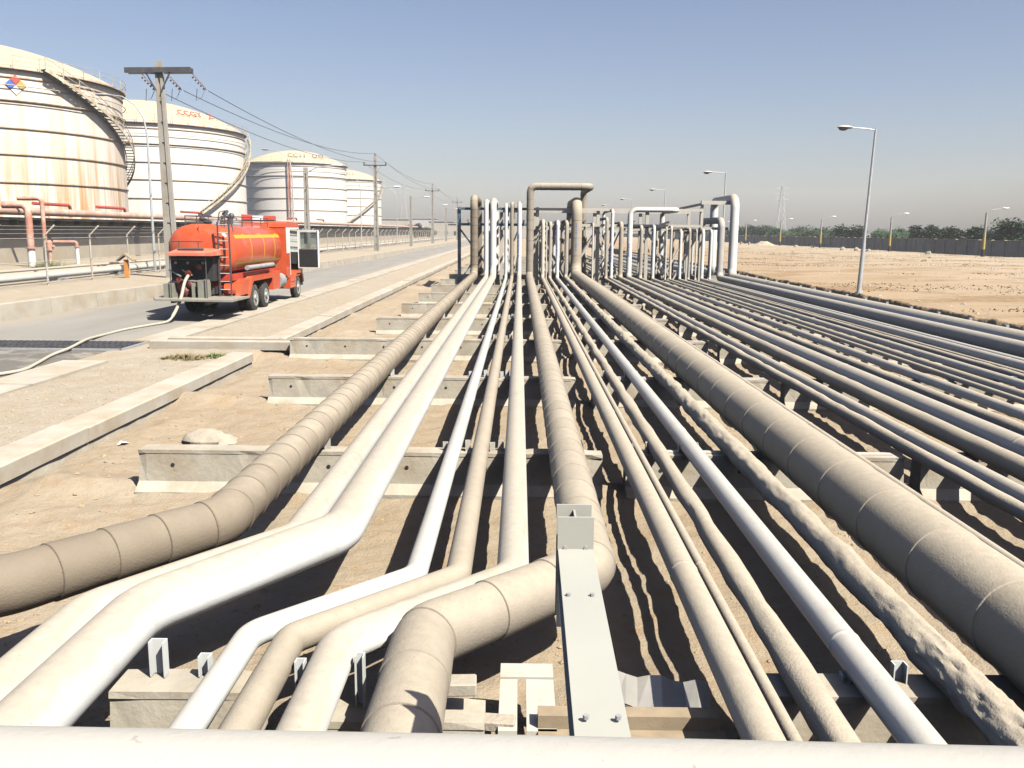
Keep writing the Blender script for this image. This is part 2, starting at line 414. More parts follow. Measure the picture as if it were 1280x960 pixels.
# value noise for meshes
def vnoise(x, y, seed=0):
    xi = np.floor(x).astype(np.int64); yi = np.floor(y).astype(np.int64); xf = x - xi; yf = y - yi
    xf = xf*xf*(3-2*xf); yf = yf*yf*(3-2*yf)
    def h(a, b):
        n = (a * 374761393 + b * 668265263 + seed * 974711) & 0x7fffffff
        n = ((n ^ (n >> 13)) * 1274126177) & 0x7fffffff
        n = (n ^ (n >> 16)) & 0xffff
        return n / 65535.0
    return (h(xi,yi)*(1-xf)+h(xi+1,yi)*xf)*(1-yf)+(h(xi,yi+1)*(1-xf)+h(xi+1,yi+1)*xf)*yf
def fbm(x, y, seed=0, o=4):
    s = 0; a = .5; f = 1
    for k in range(o): s = s + a * (vnoise(x*f, y*f, seed+k) - .5) * 2; a *= .5; f *= 2.1
    return s

# ------------------------------------------------------------------ terrain
def edge_left(y):       # left edge of the carriageway
    return np.interp(y, [-50, 28, 40, 65, 100, 4000], [-16.7, -16.6, -15.8, -15.2, -15.0, -15.0])
ROW0, STEP = 4.95, 5.62
def gz(x, y):
    x = np.asarray(x, float); y = np.asarray(y, float)
    lump = fbm(x * 0.8, y * 0.8, 3) * 0.06 + fbm(x * 5, y * 5, 9, 3) * 0.035
    big = fbm(x * .12, y * .12, 5, 3)
    # rack floor, sand drifted against the sleepers
    ph = ((y - ROW0 + STEP/2) % STEP) - STEP/2
    drift = np.where(y > 2, 1, 0) * np.exp(-((ph - .02) / .42)**2) * np.clip(.085 + .09 * fbm(x * .9, y * .9, 55, 3), 0, .17)
    lump = lump + drift
    floor = 0.0 + lump + 0.06 * np.clip((-5.2 - x) / 1.0, 0, 1) - 0.10 * np.clip((-5.85 - x) / .35, 0, 1)*(fbm(x*0+3, y*.5, 77, 3)+.45)
    verge = 0.235 + 0.03 * big + fbm(x * 3, y * 3, 12, 3) * 0.028
    e = edge_left(y)
    road = np.full_like(x, 0.13)
    left = 0.68 + 0.03 * big
    jag = fbm(x * 0 + 7, y * 2.2, 21, 4) * 0.22
    field = 0.70 + 0.10 * big + fbm(x * 1.5, y * 1.5, 31, 4) * 0.06
    z = np.where(x > -6.5, floor, verge)
    z = np.where(x < -10.1, road, z)
    t = np.clip((e - .12 - x) / .2, 0, 1); z = np.where(x < e + .2, road * (1 - t) + left * t, z)
    t = np.clip((x - (14.25 + jag)) / .22, 0, 1); z = np.where(x > 13, z * (1 - t) + field * t, z)
    # slump of soil off the embankment foot
    far = np.clip((y - 420) / 100, 0, 1); z = z * (1 - far) + 0.55 * far
    return z
def span(a, b, d): return list(np.arange(a, b - 1e-6, d))
xs = [-4000,-2000,-1000,-500,-250,-150,-100,-70,-55,-45,-38,-34,-30,-27,-25,-23,-21,-19,-18,-17.3] + span(-17,-14.6,.1) + span(-14.6,-10.4,.6) + [-10.2,-10.12,-10.08] + span(-10,-6.6,.1) + [-6.52,-6.48] + span(-6.4,13.2,.075) + span(13.2,15.0,.05) + span(15.0,20,.25) + span(20,60,1.0) + [65,80,100,150,250,500,1000,2000,4000]
ys = [-60,-30,-10,0,2] + span(3,16,.07) + span(16,28,.11) + span(28,60,.22) + span(60,110,.6) + span(110,260,3) + [280,320,360,400,420,450,480,520,700,1000,1500,2500,4500]
X, Y = np.meshgrid(np.array(xs), np.array(ys)); Z = gz(X, Y)
nx, ny = len(xs), len(ys)
me = bpy.data.meshes.new('ground')
co = np.stack([X.ravel(), Y.ravel(), Z.ravel()], 1)
idx = np.arange(nx * ny).reshape(ny, nx)
quads = np.stack([idx[:-1,:-1].ravel(), idx[:-1,1:].ravel(), idx[1:,1:].ravel(), idx[1:,:-1].ravel()], 1)
me.vertices.add(len(co)); me.vertices.foreach_set('co', co.ravel())
me.loops.add(quads.size); me.loops.foreach_set('vertex_index', quads.ravel())
me.polygons.add(len(quads)); me.polygons.foreach_set('loop_start', np.arange(0, quads.size, 4)); me.polygons.foreach_set('loop_total', np.full(len(quads), 4))
me.update(calc_edges=True); me.validate(); me.shade_smooth(); me.materials.append(M['sand'])
gobj = bpy.data.objects.new('ground', me); COL.objects.link(gobj); tag(gobj, 'pale desert sand and soil under the pipe rack and across the open field', 'ground', kind='structure')

def gh(x, y): return float(gz(np.array([x]), np.array([y]))[0])

# road, apron, kerb, pavement
road = MB(); yl = [-40, 0, 10, 20, 28, 34, 40, 50, 65, 80, 100, 140, 200, 300, 420]
vs = []; 
for y in yl: vs += [(float(edge_left(y)) - .05, y, .2), (-13.2, y, .235), (-10.12, y, .2)]
fs = []
for i in range(len(yl) - 1):
    for k in range(2): fs.append((i*3+k, i*3+k+1, (i+1)*3+k+1, (i+1)*3+k))
road.add(vs, fs); tag(road.build('road', 'asphalt', smooth=True), 'dusty grey asphalt road where the tanker stands', 'road', kind='structure')
kerb = MB(); y = -20.0
while y < 330:
    L = 3.0; y1 = y + L - .03
    e0, e1 = float(edge_left(y)), float(edge_left(y1)); zt = .74 + random.uniform(-.012, .012)
    kerb.add([(e0-.42,y,.1),(e0,y,.1),(e1,y1,.1),(e1-.42,y1,.1),(e0-.42,y,zt),(e0-.05,y,zt),(e1-.05,y1,zt),(e1-.42,y1,zt)],
             [(0,3,2,1),(4,5,6,7),(0,1,5,4),(1,2,6,5),(2,3,7,6),(3,0,4,7)]); y += L
tag(kerb.build('kerb', 'concrete_beam'), 'raised pale concrete kerb along the far side of the road', 'kerb', kind='structure')
ap = MB(); y = -20.0
while y < 330:
    L = random.choice([2.4, 3.1, 3.6]); w = -9.15 + random.uniform(-.06, .05)
    zt = .285 + random.uniform(-.01, .01)
    if not (21.2 < y + L / 2 < 23.6): ap.box(-10.16, w, y, y + L - .025, .1, zt)
    y += L
tag(ap.build('road_shoulder', 'concrete_beam'), 'flat pale concrete strip along the near road edge', 'kerb', kind='structure')

# retaining beam of the rack trench: slabs with a cracked lower step
for gi, (ya, yb, lab) in enumerate([(-3, 20.6, 'cracked pale concrete edge beam in the left foreground beside the trench'),
                      (23.4, 150, 'long pale concrete edge beam running beyond the cross channel towards the pipe loops')]):
    t = thing('edge_beam', lab, 'edge beam', (-6.5, ya, 0))
    b = MB(); lo = MB(); y = ya
    while y < yb:
        L = random.uniform(4.6, 6.2); y1 = min(y + L, yb); dz = random.uniform(-.015, .015)
        x0 = -6.72 + random.uniform(-.01, .01)
        b.prism([(x0, .18), (x0, .37 + dz), (-6.27, .35 + dz), (-6.24, .33 + dz), (-6.24, .135)], y, y1 - .02, 'y'); y = y1
    bb = b.build('capping', 'concrete_beam', t, origin=(0, 0, 0)); 
    lo = MB(); y = ya; pr_ = None
    n = int((yb - ya) / .35); vs = []; fs = []
    for i in range(n + 1):
        yy = ya + (yb - ya) * i / n; j = random.uniform(-.03, .03)
        vs += [(-6.6, yy, .0), (-6.6, yy, .118), (-6.285 + j * .4, yy, .112 + j * .3), (-6.26 + j * .5, yy, -.12)]
        if i:
            o = (i - 1) * 4; fs += [(o+1, o+2, o+6, o+5), (o+2, o+3, o+7, o+6)]
    lo.add(vs, fs); lo.build('footing', 'concrete_block', t)
    for c in kids(t): 
        c.location = (6.5, -ya, 0)
cc = MB(); cc.prism([(22.05, .2), (22.05, .40), (22.3, .42), (22.3, .2)], -9.3, -5.55, 'x'); cc.prism([(23.0, .2), (23.0, .37), (23.25, .39), (23.25, .2)], -9.2, -6.3, 'x')
cc.box(-9.3, -5.6, 22.3, 23.0, .1, .25)
tag(cc.build('cross_channel', 'concrete_beam', origin=(-7.5, 22.6, .2)), 'shallow concrete drain channel crossing the verge next to the grate', 'drain channel')
# road gully grate
gr = thing('drain_grate', 'dark steel bar grate set across the road in front of the tanker', 'grate', (-12.9, 22.4, .235))
f = MB(); g = MB()
f.box(-3.4, 3.1, -.85, -.78, -.02, .03); f.box(-3.4, 3.1, .78, .85, -.02, .03); f.box(-3.45, -3.38, -.85, .85, -.02, .03); f.box(3.08, 3.15, -.85, .85, -.02, .03)
f.build('frame', 'steel_grey', gr)
for i in range(44): g.box(-3.36 + i*.148, -3.32 + i*.148, -.78, .78, .0, .026)
for j in range(5): g.box(-3.38, 3.08, -.62 + j*.31 - .02, -.62 + j*.31 + .02, -.005, .031)
g.build('bars', 'steel_dark', gr)
p = MB(); p.box(-3.38, 3.08, -.78, .78, -.02, .004); p.build('pit_shade', 'paint_black', gr)  # flat black slab: the shade below the bars is painted in

# ------------------------------------------------------------------ sleepers
ZT = .545
def sleeper_mb(x0, x1, seed):
    m = MB()
    prof = [(-.34, -.10), (-.34, .06), (-.20, .16), (-.172, ZT-.05), (-.178, ZT-.045), (-.178, ZT), (.10, ZT), (.10, .12), (.30, .05), (.30, -.10)]
    prof = prof[::-1]; n = len(prof); r_ = random.Random(seed * 7 + int(x0 * 10))
    st = [x0]
    while st[-1] < x1 - .22: st.append(st[-1] + r_.uniform(.07, .2))
    st.append(x1); vs = []; fs = []
    for i, x in enumerate(st):
        chip = r_.random() < .10; end = .018 * r_.random() if i in (0, len(st)-1) else 0
        for (u, v) in prof:
            j = r_.uniform(-.0008, .0008); c = 0
            if v > ZT - .06 and (chip or end): c = r_.uniform(.004, .022)
            if v < .1: j *= 6
            vs.append((x, u + j + (c if u < 0 else -c), v + r_.uniform(-.001, .001) - c * .6))
    for i in range(len(st)-1):
        for k in range(n): fs.append((i*n+k, i*n+(k+1)%n, (i+1)*n+(k+1)%n, (i+1)*n+k))
    fs += [tuple(range(n))[::-1], tuple((len(st)-1)*n+k for k in range(n))]
    m.add(vs, fs); return m
NR = 17
segs = [(-4.62, 1.05), (1.32, 4.62), (4.9, 12.75)]
side_txt = ['under the left group of pipes', 'under the middle group of pipes', 'under the right group of pipes']
sleeper_meshes = []
bracket_x = {0: [-2.62, -2.36, -1.98,-1.74,-1.66,-1.28,-.86,-.64,-.56,-.34,-.18,.10], 1: [1.14+.25, 1.53+.02,1.78,1.95,2.18,2.44,2.70,3.45], 2: [5.1,5.75,6.1,7.0,7.5,8.5,9.1,10.2]}
def brackets(k, xs_, parent, n=0):
    for q, bx in enumerate(xs_):
        if (q + k * 3 + n) % 3 == 2: continue
        b = MB(); h = .10 + .05 * ((q * 7 + k * 3) % 3) / 2
        s_ = 1 if q % 2 else -1
        b.box(bx, bx + .008, -.09, -.01, 0, h); b.box(bx + (.008 if s_ > 0 else -.06), bx + (.06 if s_ > 0 else 0), -.018, -.01, 0, h)
        o = b.build('guide_bracket', 'steel_white' if k % 2 == 0 else 'steel_cream', parent); o.location = (0, 0, ZT + .002)
for r in range(NR):
    Yr = ROW0 + STEP * r
    for k, (a, b) in enumerate(segs):
        a2 = a - (1.0 if (k == 0 and r == 3) else 0) + (0.22 if (k == 0 and r > 3) else 0) + random.uniform(-.05, .05)
        if r == 0 and k == 0: a2 = -2.38; b = -1.55
        if r == 0 and k == 1: a = a2 = 1.45; b = 3.9
        rz = random.uniform(-.008, .008)
        t = thing('concrete_sleeper', 'grey concrete pipe sleeper %s, %s row out from the camera' % (side_txt[k], ordn(r)), 'sleeper', (0, Yr, random.uniform(-.01, .01)), rz, 'concrete sleepers carrying the pipes')
        sleeper_mb(a2, b + random.uniform(-.04, .04), r).build('block', 'concrete_block', t)
        pl = MB(); pl.box(a2 + .55 if k == 0 else a2 + .05, b - .08, -.06, .04, ZT + .001, ZT + .012); 
        if r and k: pl.build('bearing_strip', 'steel_cream', t)
        if r < 7:
            for hx in np.arange(a2 + .42, b - .2, .95):
                hb = MB(); yq = -.179; 
                hb.cyl((hx, yq - .012, .36), (hx, yq + .02, .36), .024, n=10); hb.build('weep_hole_shade', 'paint_black', t)  # solid black plug, its colour stands in for the shade inside a hole
        if 0 < r < 9: brackets(r, bracket_x[k], t)
t = thing('concrete_block', 'low broken concrete block under the narrow bending pipes at the bottom', 'block', (-.8, 4.84, -.12), .01)
sleeper_mb(-.56, .62, 33).build('block', 'concrete_block', t)
# ------------------------------------------------------------------ pipes
ZR = .56          # underside of the pipes
RISE = 49.0; DEEP = 5.2
def pipe(name, label, X, R, mat, top=None, bend=None, seam=0, lip=0.0, lump=0.0, seg=.28, n=20, far=98., jog=None, zr=None, cat='pipe', elbow=1.5, steps=7, riser_mat=None, rise=None, mitre=False):
    zc = (zr if zr is not None else ZR) + R; ry = rise or RISE
    pts = []
    if bend: pts += [(bx, by, zc) for bx, by in bend]
    else: pts += [(X, 1.3, zc)]
    pts.append((X, ry, zc))
    if jog: pts += [(X, ry, top - R), (X + jog, ry, top - R), (X + jog, ry + DEEP, top - R), (X + jog, ry + DEEP, zc + 1.0), (X, ry + DEEP, zc + 1.0), (X, ry + DEEP, zc)] if False else [(X, ry, top - R), (X + jog, ry, top - R), (X + jog, ry + DEEP, top - R), (X + jog, ry + DEEP, zc)]
    elif top: pts += [(X, ry, top - R), (X, ry + DEEP, top - R), (X, ry + DEEP, zc)]
    pts.append(((X + (jog or 0)), far, zc))
    rb = max(R * elbow * (1.0 if mitre else 1.6), .12)
    P = fillet(pts, rb, 3 if mitre else steps)
    # resample
    s = 0; S = [0.]; Q = [P[0]]
    for a, b in zip(P, P[1:]):
        L = (b - a).length
        if L < 1e-5: continue
        if a.y > 46 and L > 3: k = int(L / 2) + 1
        elif seam or lump: k = max(1, int(L / (seg if a.y < 30 else .6)))
        else: k = max(1, int(L / 1.5))
        for i in range(1, k + 1): Q.append(a + (b - a) * i / k); S.append(s + L * i / k)
        s += L
    if seam:   # add paired rings at every jacket lap
        T = list(S); S2 = []; q = 1
        cuts = [seam * i for i in range(1, int(s / seam)) ]
        allS = sorted(set([round(v, 5) for v in T] + [c for c in cuts] + [c + .006 for c in cuts]))
        Q2 = []; j = 0
        for v in allS:
            while j < len(T) - 2 and T[j+1] < v: j += 1
            w = (v - T[j]) / max(1e-6, T[j+1] - T[j]); w = min(1, max(0, w))
            Q2.append(Q[j].lerp(Q[j+1], w)); S2.append(v)
        Q, S = Q2, S2
        Rr = [R + lip * (1 - ((v % seam) / seam)) if (v % seam) > .003 else R for v in S]
    elif not lump:
        T = list(S); cuts = []; v = (3.4 if bend else 2.9) + (X * 1.7) % 2.5 + (8 if bend else 0)
        while v < min(s - .1, 60): cuts.append(v); v += 5.9
        allS = sorted(set([(round(q_, 5), 0) for q_ in T if not any(-.05 < q_ - c_ < .07 for c_ in cuts)] + [(c_ + d_, k_) for c_ in cuts for d_, k_ in ((-.03, 0), (-.002, 0), (.005, 1), (.013, 1), (.02, 0), (.05, 0))]))
        Q2 = []; S2 = []; Rr = []; j = 0
        for v, k_ in allS:
            while j < len(T) - 2 and T[j+1] < v: j += 1
            w = min(1, max(0, (v - T[j]) / max(1e-6, T[j+1] - T[j]))); Q2.append(Q[j].lerp(Q[j+1], w)); S2.append(v); Rr.append(R + .0045 * k_)
        Q, S = Q2, S2
    else: Rr = [R] * len(Q)
    m = MB(); o0 = 0
    m.rings(*frames(Q, Rr), n=n, S=S)
    if lump:
        A = np.array(m.v); C = np.repeat(np.array([tuple(q) for q in Q]), n, axis=0)
        sgn = A - C; th = np.tile(np.arange(n) / n * 2 * PI, len(Q)); ss = np.repeat(np.array(S), n)
        k = 1 + lump / R * (fbm(ss * 2.6, np.cos(th) * 1.3 + 5, 40 + int(X * 10) % 50, 3) + fbm(ss * 2.6 + 9, np.sin(th) * 1.3 + 5, 60, 3) * .8)
        if X == 2.55:      # torn, crumpled wrap near the camera
            yy = C[:, 1]; win = np.clip((yy - 3.2) / .8, 0, 1) * np.clip((6.4 - yy) / 1.4, 0, 1)
            cr = np.abs(fbm(ss * 7, th * 2.2, 91, 4)); k = k + win * (.07 - .32 * cr + .06 * fbm(ss * 16, th * 5, 92, 3))
        A = C + sgn * k[:, None]; m.v = [tuple(a) for a in A]
    org = tuple(pts[0][:2]) + (0.,)
    o = m.build(name, mat, origin=(pts[0][0], pts[0][1], 0), smooth=True, angle=40 if not mitre else 22)
    return tag(o, label, cat, 'pipes of the rack')

P = pipe
b45 = lambda x0, y0, x1, y1, yend=1.2: [(x1, yend), (x1, y1), (x0, y0)]
P('lagged_pipe', 'thick brown lagged pipe at the far left, swinging out of frame in the foreground', -2.50, .205, 'pipe_lagged', 5.15,
  bend=[(-6.2, 4.25), (-3.5, 5.78), (-2.50, 7.15)], seam=.42, lip=.010, steps=4, n=32)
P('steel_pipe', 'slim white dusty pipe, second from the left, hugging the wider white pipe', -1.84, .125, 'pipe_white', 4.92, bend=b45(-1.84, 7.0, -2.86, 5.55), n=24, elbow=2.2, steps=9)
P('steel_pipe', 'wide white pipe with a double bend in the left foreground', -1.46, .175, 'pipe_white', 5.0, bend=b45(-1.46, 7.0, -2.46, 5.45), n=28, elbow=2.2, steps=9)
P('steel_pipe', 'narrow clean white pipe, fourth from the left, bending left beside the grey one', -.76, .085, 'pipe_white_clean', 4.72, bend=b45(-.76, 6.3, -1.70, 5.3), n=20, elbow=2, steps=7)
P('lagged_pipe', 'narrow grey brown lagged pipe, fifth from the left', -.44, .098, 'pipe_tan', 4.78, bend=b45(-.44, 6.25, -1.42, 5.22), n=20, elbow=1.2, steps=4)
P('steel_pipe', 'medium white pipe passing just left of the pale green beam and bending left', -.03, .122, 'pipe_white', 4.83, bend=b45(-.03, 6.2, -1.09, 5.1), n=24, elbow=2, steps=7)
P('lagged_pipe', 'thick tan lagged pipe with mitred bends crossing under the pale green beam', .54, .192, 'pipe_lagged_light', 5.78, bend=b45(.54, 6.2, -.56, 5.08), seam=.55, lip=.009, n=32, mitre=True, jog=3.25)
P('steel_pipe', 'straight cream pipe just right of the pale green beam', 1.26, .103, 'pipe_cream', 3.86, n=24)
P('steel_pipe', 'thin pale conduit clinging to the right side of the straight cream pipe', 1.45, .04, 'pipe_cream', 3.7, n=12)
P('lagged_pipe', 'lumpy plastered pipe between the thin conduit and the smooth white pipe', 1.66, .085, 'pipe_plaster', 3.75, lump=.022, n=20)
P('steel_pipe', 'smooth bright white pipe running straight to the lower right corner area', 2.06, .098, 'pipe_white_clean', 3.82, n=24)
P('lagged_pipe', 'rough plastered pipe with torn lagging just left of the biggest pipe', 2.55, .112, 'pipe_plaster', 3.86, lump=.024, n=48, seg=.045)
P('lagged_pipe', 'biggest pipe of the rack, fat tan lagged tube right of centre', 3.08, .292, 'pipe_lagged_big', 5.08, seam=.95, lip=.008, n=40, steps=5)
P('steel_pipe', 'thin pale pipe along the right side of the biggest pipe', 3.98, .05, 'pipe_cream', 3.7, n=12)
P('lagged_pipe', 'lumpy dusty pipe, first of the right hand group', 4.73, .082, 'pipe_plaster', 4.0, lump=.018, n=16)
P('steel_pipe', 'smooth white pipe beside the lumpy one at the start of the right hand group', 5.02, .088, 'pipe_white', 4.46, n=20)
P('lagged_pipe', 'tan lagged pipe with weathered streaks, third of the right hand group', 5.52, .122, 'pipe_lagged_big', 3.78, lump=.012, n=20)
P('steel_pipe', 'thick cream pipe of the right hand group whose top leg turns sideways', 5.98, .145, 'pipe_white', 4.55, n=24, jog=2.55)
P('lagged_pipe', 'dusty pipe right of the sideways turning cream pipe', 6.62, .10, 'pipe_plaster', 3.6, lump=.012, n=16)
P('steel_pipe', 'bare grey pipe beside a dark gap in the right hand group', 7.30, .085, 'pipe_white', 3.62, n=16)
P('steel_pipe', 'thin pipe with brick packing beside it in the right hand group', 7.98, .05, 'pipe_cream', 3.5, n=12)
P('steel_pipe', 'pale pipe touching the thin packed pipe on its right', 8.24, .07, 'pipe_cream', 3.58, n=14)
P('steel_pipe', 'white pipe left of a close pair in the right hand group', 8.77, .078, 'pipe_white', 3.4, n=14)
P('lagged_pipe', 'narrow tan pipe right of the white one in the right hand group', 9.25, .07, 'pipe_plaster', 3.45, lump=.01, n=14)
P('steel_pipe', 'thinnest pipe near the right edge of the rack', 9.62, .045, 'pipe_cream', 3.4, n=10)
P('steel_pipe', 'white pipe inside the last five of the rack', 9.98, .095, 'pipe_white', 3.42, n=16)
P('steel_pipe', 'slim white pipe beside the stained pipe', 10.42, .07, 'pipe_white_clean', 3.4, n=14)
P('steel_pipe', 'thick grey pipe with black stains, second from the right edge of the rack', 10.95, .185, 'pipe_stained', 4.05, zr=.56, n=28, elbow=1.3)
P('steel_pipe', 'thick white pipe at the right edge of the rack with the tallest loop', 11.62, .235, 'pipe_white', 5.3, zr=.56, n=28, elbow=1.4)

# stencilled marks on the risers (unreadable blue strokes)
for (x, z0, z1, r) in ((3.08, 2.2, 3.6, .292), (-.03, 1.8, 3.0, .122), (2.06, 1.9, 2.7, .098), (5.98, 1.9, 2.6, .145), (11.62, 1.3, 2.7, .215), (10.95, 1.2, 2.6, .17), (5.02, 1.6, 2.5, .088)):
    m = MB(); z = z0
    while z < z1:
        h = random.uniform(.04, .09); w = random.uniform(.02, .05)
        m.box(x - .03 - w / 2, x - .03 + w / 2, RISE - r - .006, RISE - r + .002, z, z + h); z += h + random.uniform(.03, .07)
    owner = [o for o in bpy.data.objects if o.parent is None and o.get('group') == 'pipes of the rack' and abs(max(v.co.x + o.location.x for v in o.data.vertices) ) > -99 and abs((min(v.co.x for v in o.data.vertices if abs(v.co.y + o.location.y - 30) < 2) + max(v.co.x for v in o.data.vertices if abs(v.co.y + o.location.y - 30) < 2)) / 2 + o.location.x - x) < .06][:1] if False else None
    MARKS = globals().setdefault('MARKS', []); MARKS.append((m, x))
rack = {round(x, 2): o for x, o in []}
for m, x in MARKS:
    best = None
    for o in bpy.data.objects:
        if o.get('group') == 'pipes of the rack' and o.parent is None:
            me_ = o.data; n_ = len(me_.vertices); ys_ = np.empty(n_ * 3, dtype=np.float32); me_.vertices.foreach_get('co', ys_); ys_ = ys_.reshape(-1, 3) + np.array(o.location)
            q = ys_[(np.abs(ys_[:, 1] - 46.5) < 2.6) & (ys_[:, 2] < 1.3)]
            if len(q) and abs(q[:, 0].mean() - x) < .05: best = o
    if best:
        mk = m.build('painted_mark', 'paint_blue_mark', best); mk.location = (-best.location.x, -best.location.y, 0)

# yellow sleeve on one riser
# ------------------------------------------------------------------ pipe support frames behind the risers
def frame(loc, label, x0, x1, ztop, zlow, blue, posts):
    t = thing('support_frame', label, 'pipe support', (x0, loc, 0), group='steel frames holding the pipe loops')
    for px in posts:
        b = MB(); w = .16
        b.box(px-x0-.09, px-x0+.09, -.09, -.075, 0, ztop); b.box(px-x0-.09, px-x0+.09, .075, .09, 0, ztop); b.box(px-x0-.008, px-x0+.008, -.075, .075, 0, ztop)
        b.build('post', 'steel_blue' if px < -3 else 'steel_cream', t)
    for z in (ztop - .1, zlow):
        b = MB(); L = x1 - x0
        mid = min(L, max(0, .6 - x0))
        for (q0, q1, mt) in ((0, mid, 'steel_blue' if blue else 'steel_cream'), (mid, L, 'steel_cream')):
            if q1 - q0 < .3: continue
            b = MB(); b.box(q0, q1, -.20, -.185, z-.07, z+.07); b.box(q0, q1, -.185, -.10, z+.055, z+.07); b.box(q0, q1, -.185, -.10, z-.07, z-.055)
            b.build('cross_beam', mt, t)
    for i in range(len(posts) - 1):
        a, c = posts[i] - x0, posts[i+1] - x0
        m = MB(); m.beam((a, .05, zlow - .2), ((a + c) / 2 + .0, .05, .5), .09); 
        m.beam((c, .05, zlow - .2), ((a + c) / 2 + .0, .05, .5), .09) if i % 2 else m.beam((a, .05, .4), (a + (c - a) * .45, .05, zlow - .3), .08)
        m.build('brace', 'steel_blue' if i < 1 and blue else 'steel_cream', t)
    return t
frame(RISE + .75, 'near steel frame with a blue left post behind the pipe risers', -3.36, 9.98, 4.5, 3.55, True, [-3.36, .95, 4.3, 7.0, 9.98])
frame(RISE + 4.3, 'far steel frame standing behind the pipe risers', -1.1, 9.95, 4.45, 3.35, False, [-1.1, .9, 4.4, 7.1, 9.95])
def small_frame(y, lab):
    t = thing('loop_frame', lab, 'pipe support', (10.0, y, 0))
    for x in (-.02,):
        m = MB(); m.box(x-.07, x+.07, .10, .24, 0, 4.95 if x < 1 else 4.6); m.build('post', 'steel_cream', t)
    m = MB(); m.box(-.09, 1.9, -.02, .1, 4.72, 4.92); m.build('upper_rail', 'steel_cream', t)
    m = MB(); m.box(-.09, 2.0, -.02, .1, 3.35, 3.5); m.build('lower_rail', 'steel_cream', t)
    return t
small_frame(RISE + .5, 'tall cream frame beside the two thick white loops at the right')
m = MB(); m.beam((9.98, RISE + .7, 4.75), (8.6, RISE + 4.3, 4.4), .12)
tag(m.build('tie_bar', 'steel_cream', origin=(9.98, RISE + .7, 4.75)), 'sloping cream tie bar linking the near and far frames at the right', 'tie bar')
for i, (x, z) in enumerate(((-2.9, 3.62), (.2, 3.62), (2.0, 3.62), (3.6, 3.62), (6.3, 3.62), (8.2, 3.62))):
    m = MB(); m.beam((x, RISE + .87, z + .14), (x, RISE + 4.2, z - .02), .1)
    tag(m.build('tie_bar', 'steel_cream', origin=(x, RISE + .9, z)), 'level tie bar between the support frames, %s from the left' % ordn(i), 'tie bar', 'level tie bars between the support frames')

# ------------------------------------------------------------------ embankment posts and rail
t = thing('guard_rail', 'line of short steel posts and thin rails along the right edge of the rack', 'guard rail', (13.05, 8, 0))
for i in range(38):
    y = i * 1.97
    m = MB(); m.box(-.03, .03, y-.04, y+.04, -.1, .83); m.box(.03, .085, y+.03, y+.04, -.1, .83); m.build('post', 'steel_grey', t)
m = MB(); m.tube([(.13, -4, .60), (.14, 12, .61), (.12, 30, .595), (.13, 50, .61), (.13, 78, .60)], .035, 8); m.build('rail', 'steel_cream', t, smooth=True)
m = MB(); m.tube([(.33, -4, .28), (.34, 12, .29), (.32, 40, .28), (.33, 78, .28)], .05, 8); m.build('lower_rail', 'steel_grey', t, smooth=True)

# ------------------------------------------------------------------ foreground steel
cz = 3.2
m = MB(); Rr = .11; th = math.radians(31.35); dd = 1.26; dl = math.asin(Rr / dd)
cy, cz0 = dd * math.cos(th + dl), cz - dd * math.sin(th + dl)
m.tube([(-2.6, cy + .018, cz0 + .006), (0, cy, cz0), (2.8, cy - .02, cz0 - .02)], Rr, 40)
tp = thing('handrail', 'pale speckled horizontal pipe across the very bottom of the picture', 'handrail', (0, cy, cz0))
o = m.build('rail_pipe', 'rail_paint', tp, smooth=True); o.location = (0, -cy, -cz0)
m = MB(); m.cyl((2.35, 0, -cz0 + .0), (2.35, 0, -.1), .09, n=20); m.cyl((-2.3, 0, -cz0), (-2.3, 0, -.1), .09, n=20); m.build('post', 'pipe_cream', tp, smooth=True)
# I beam and stub column
t = thing('support_beam', 'pale green steel I beam pointing away from the camera at the bottom centre', 'beam', (.20, 1.93, 2.015))
m = MB()
def ibeam(m, y0, y1, z0, z1, x0, x1):
    w = .068
    F6 = [(0,3,2,1),(4,5,6,7),(0,1,5,4),(1,2,6,5),(2,3,7,6),(3,0,4,7)]
    for (a, b) in ((-.0, -.012), (-.132, -.142)):
        m.add([(x0-w,y0,z0+b),(x0+w,y0,z0+b),(x1+w,y1,z1+b),(x1-w,y1,z1+b),(x0-w,y0,z0+a),(x0+w,y0,z0+a),(x1+w,y1,z1+a),(x1-w,y1,z1+a)], F6)
    m.add([(x0-.004,y0,z0-.132),(x0+.004,y0,z0-.132),(x1+.004,y1,z1-.132),(x1-.004,y1,z1-.132),(x0-.004,y0,z0-.012),(x0+.004,y0,z0-.012),(x1+.004,y1,z1-.012),(x1-.004,y1,z1-.012)], F6)
ibeam(m, -.85, 1.37, .0, -.035, .0, .028)
m.build('beam', 'steel_palegreen', t)
m = MB(); zb, zt = -.36, .105; y = 1.372
m.box(-.042, .098, y, y+.009, zb, zt - .012); m.box(-.042, .098, y+.122, y+.131, zb, zt); m.box(.024, .032, y+.009, y+.122, zb, zt - .02)
m.build('stub_column', 'steel_palegreen', t)
m = MB()
for bx in (-.012, .068):
    for bz in (-.03, -.22): m.cyl((bx, y - .008, bz), (bx, y + .002, bz), .009, n=6)
for by in (.1, .9):
    for bx in (-.035, .045): m.cyl((bx + .01, by, -.004 - by*.0256), (bx + .01, by, .006 - by*.0256), .008, n=6)
m.build('bolts', 'steel_grey', t)

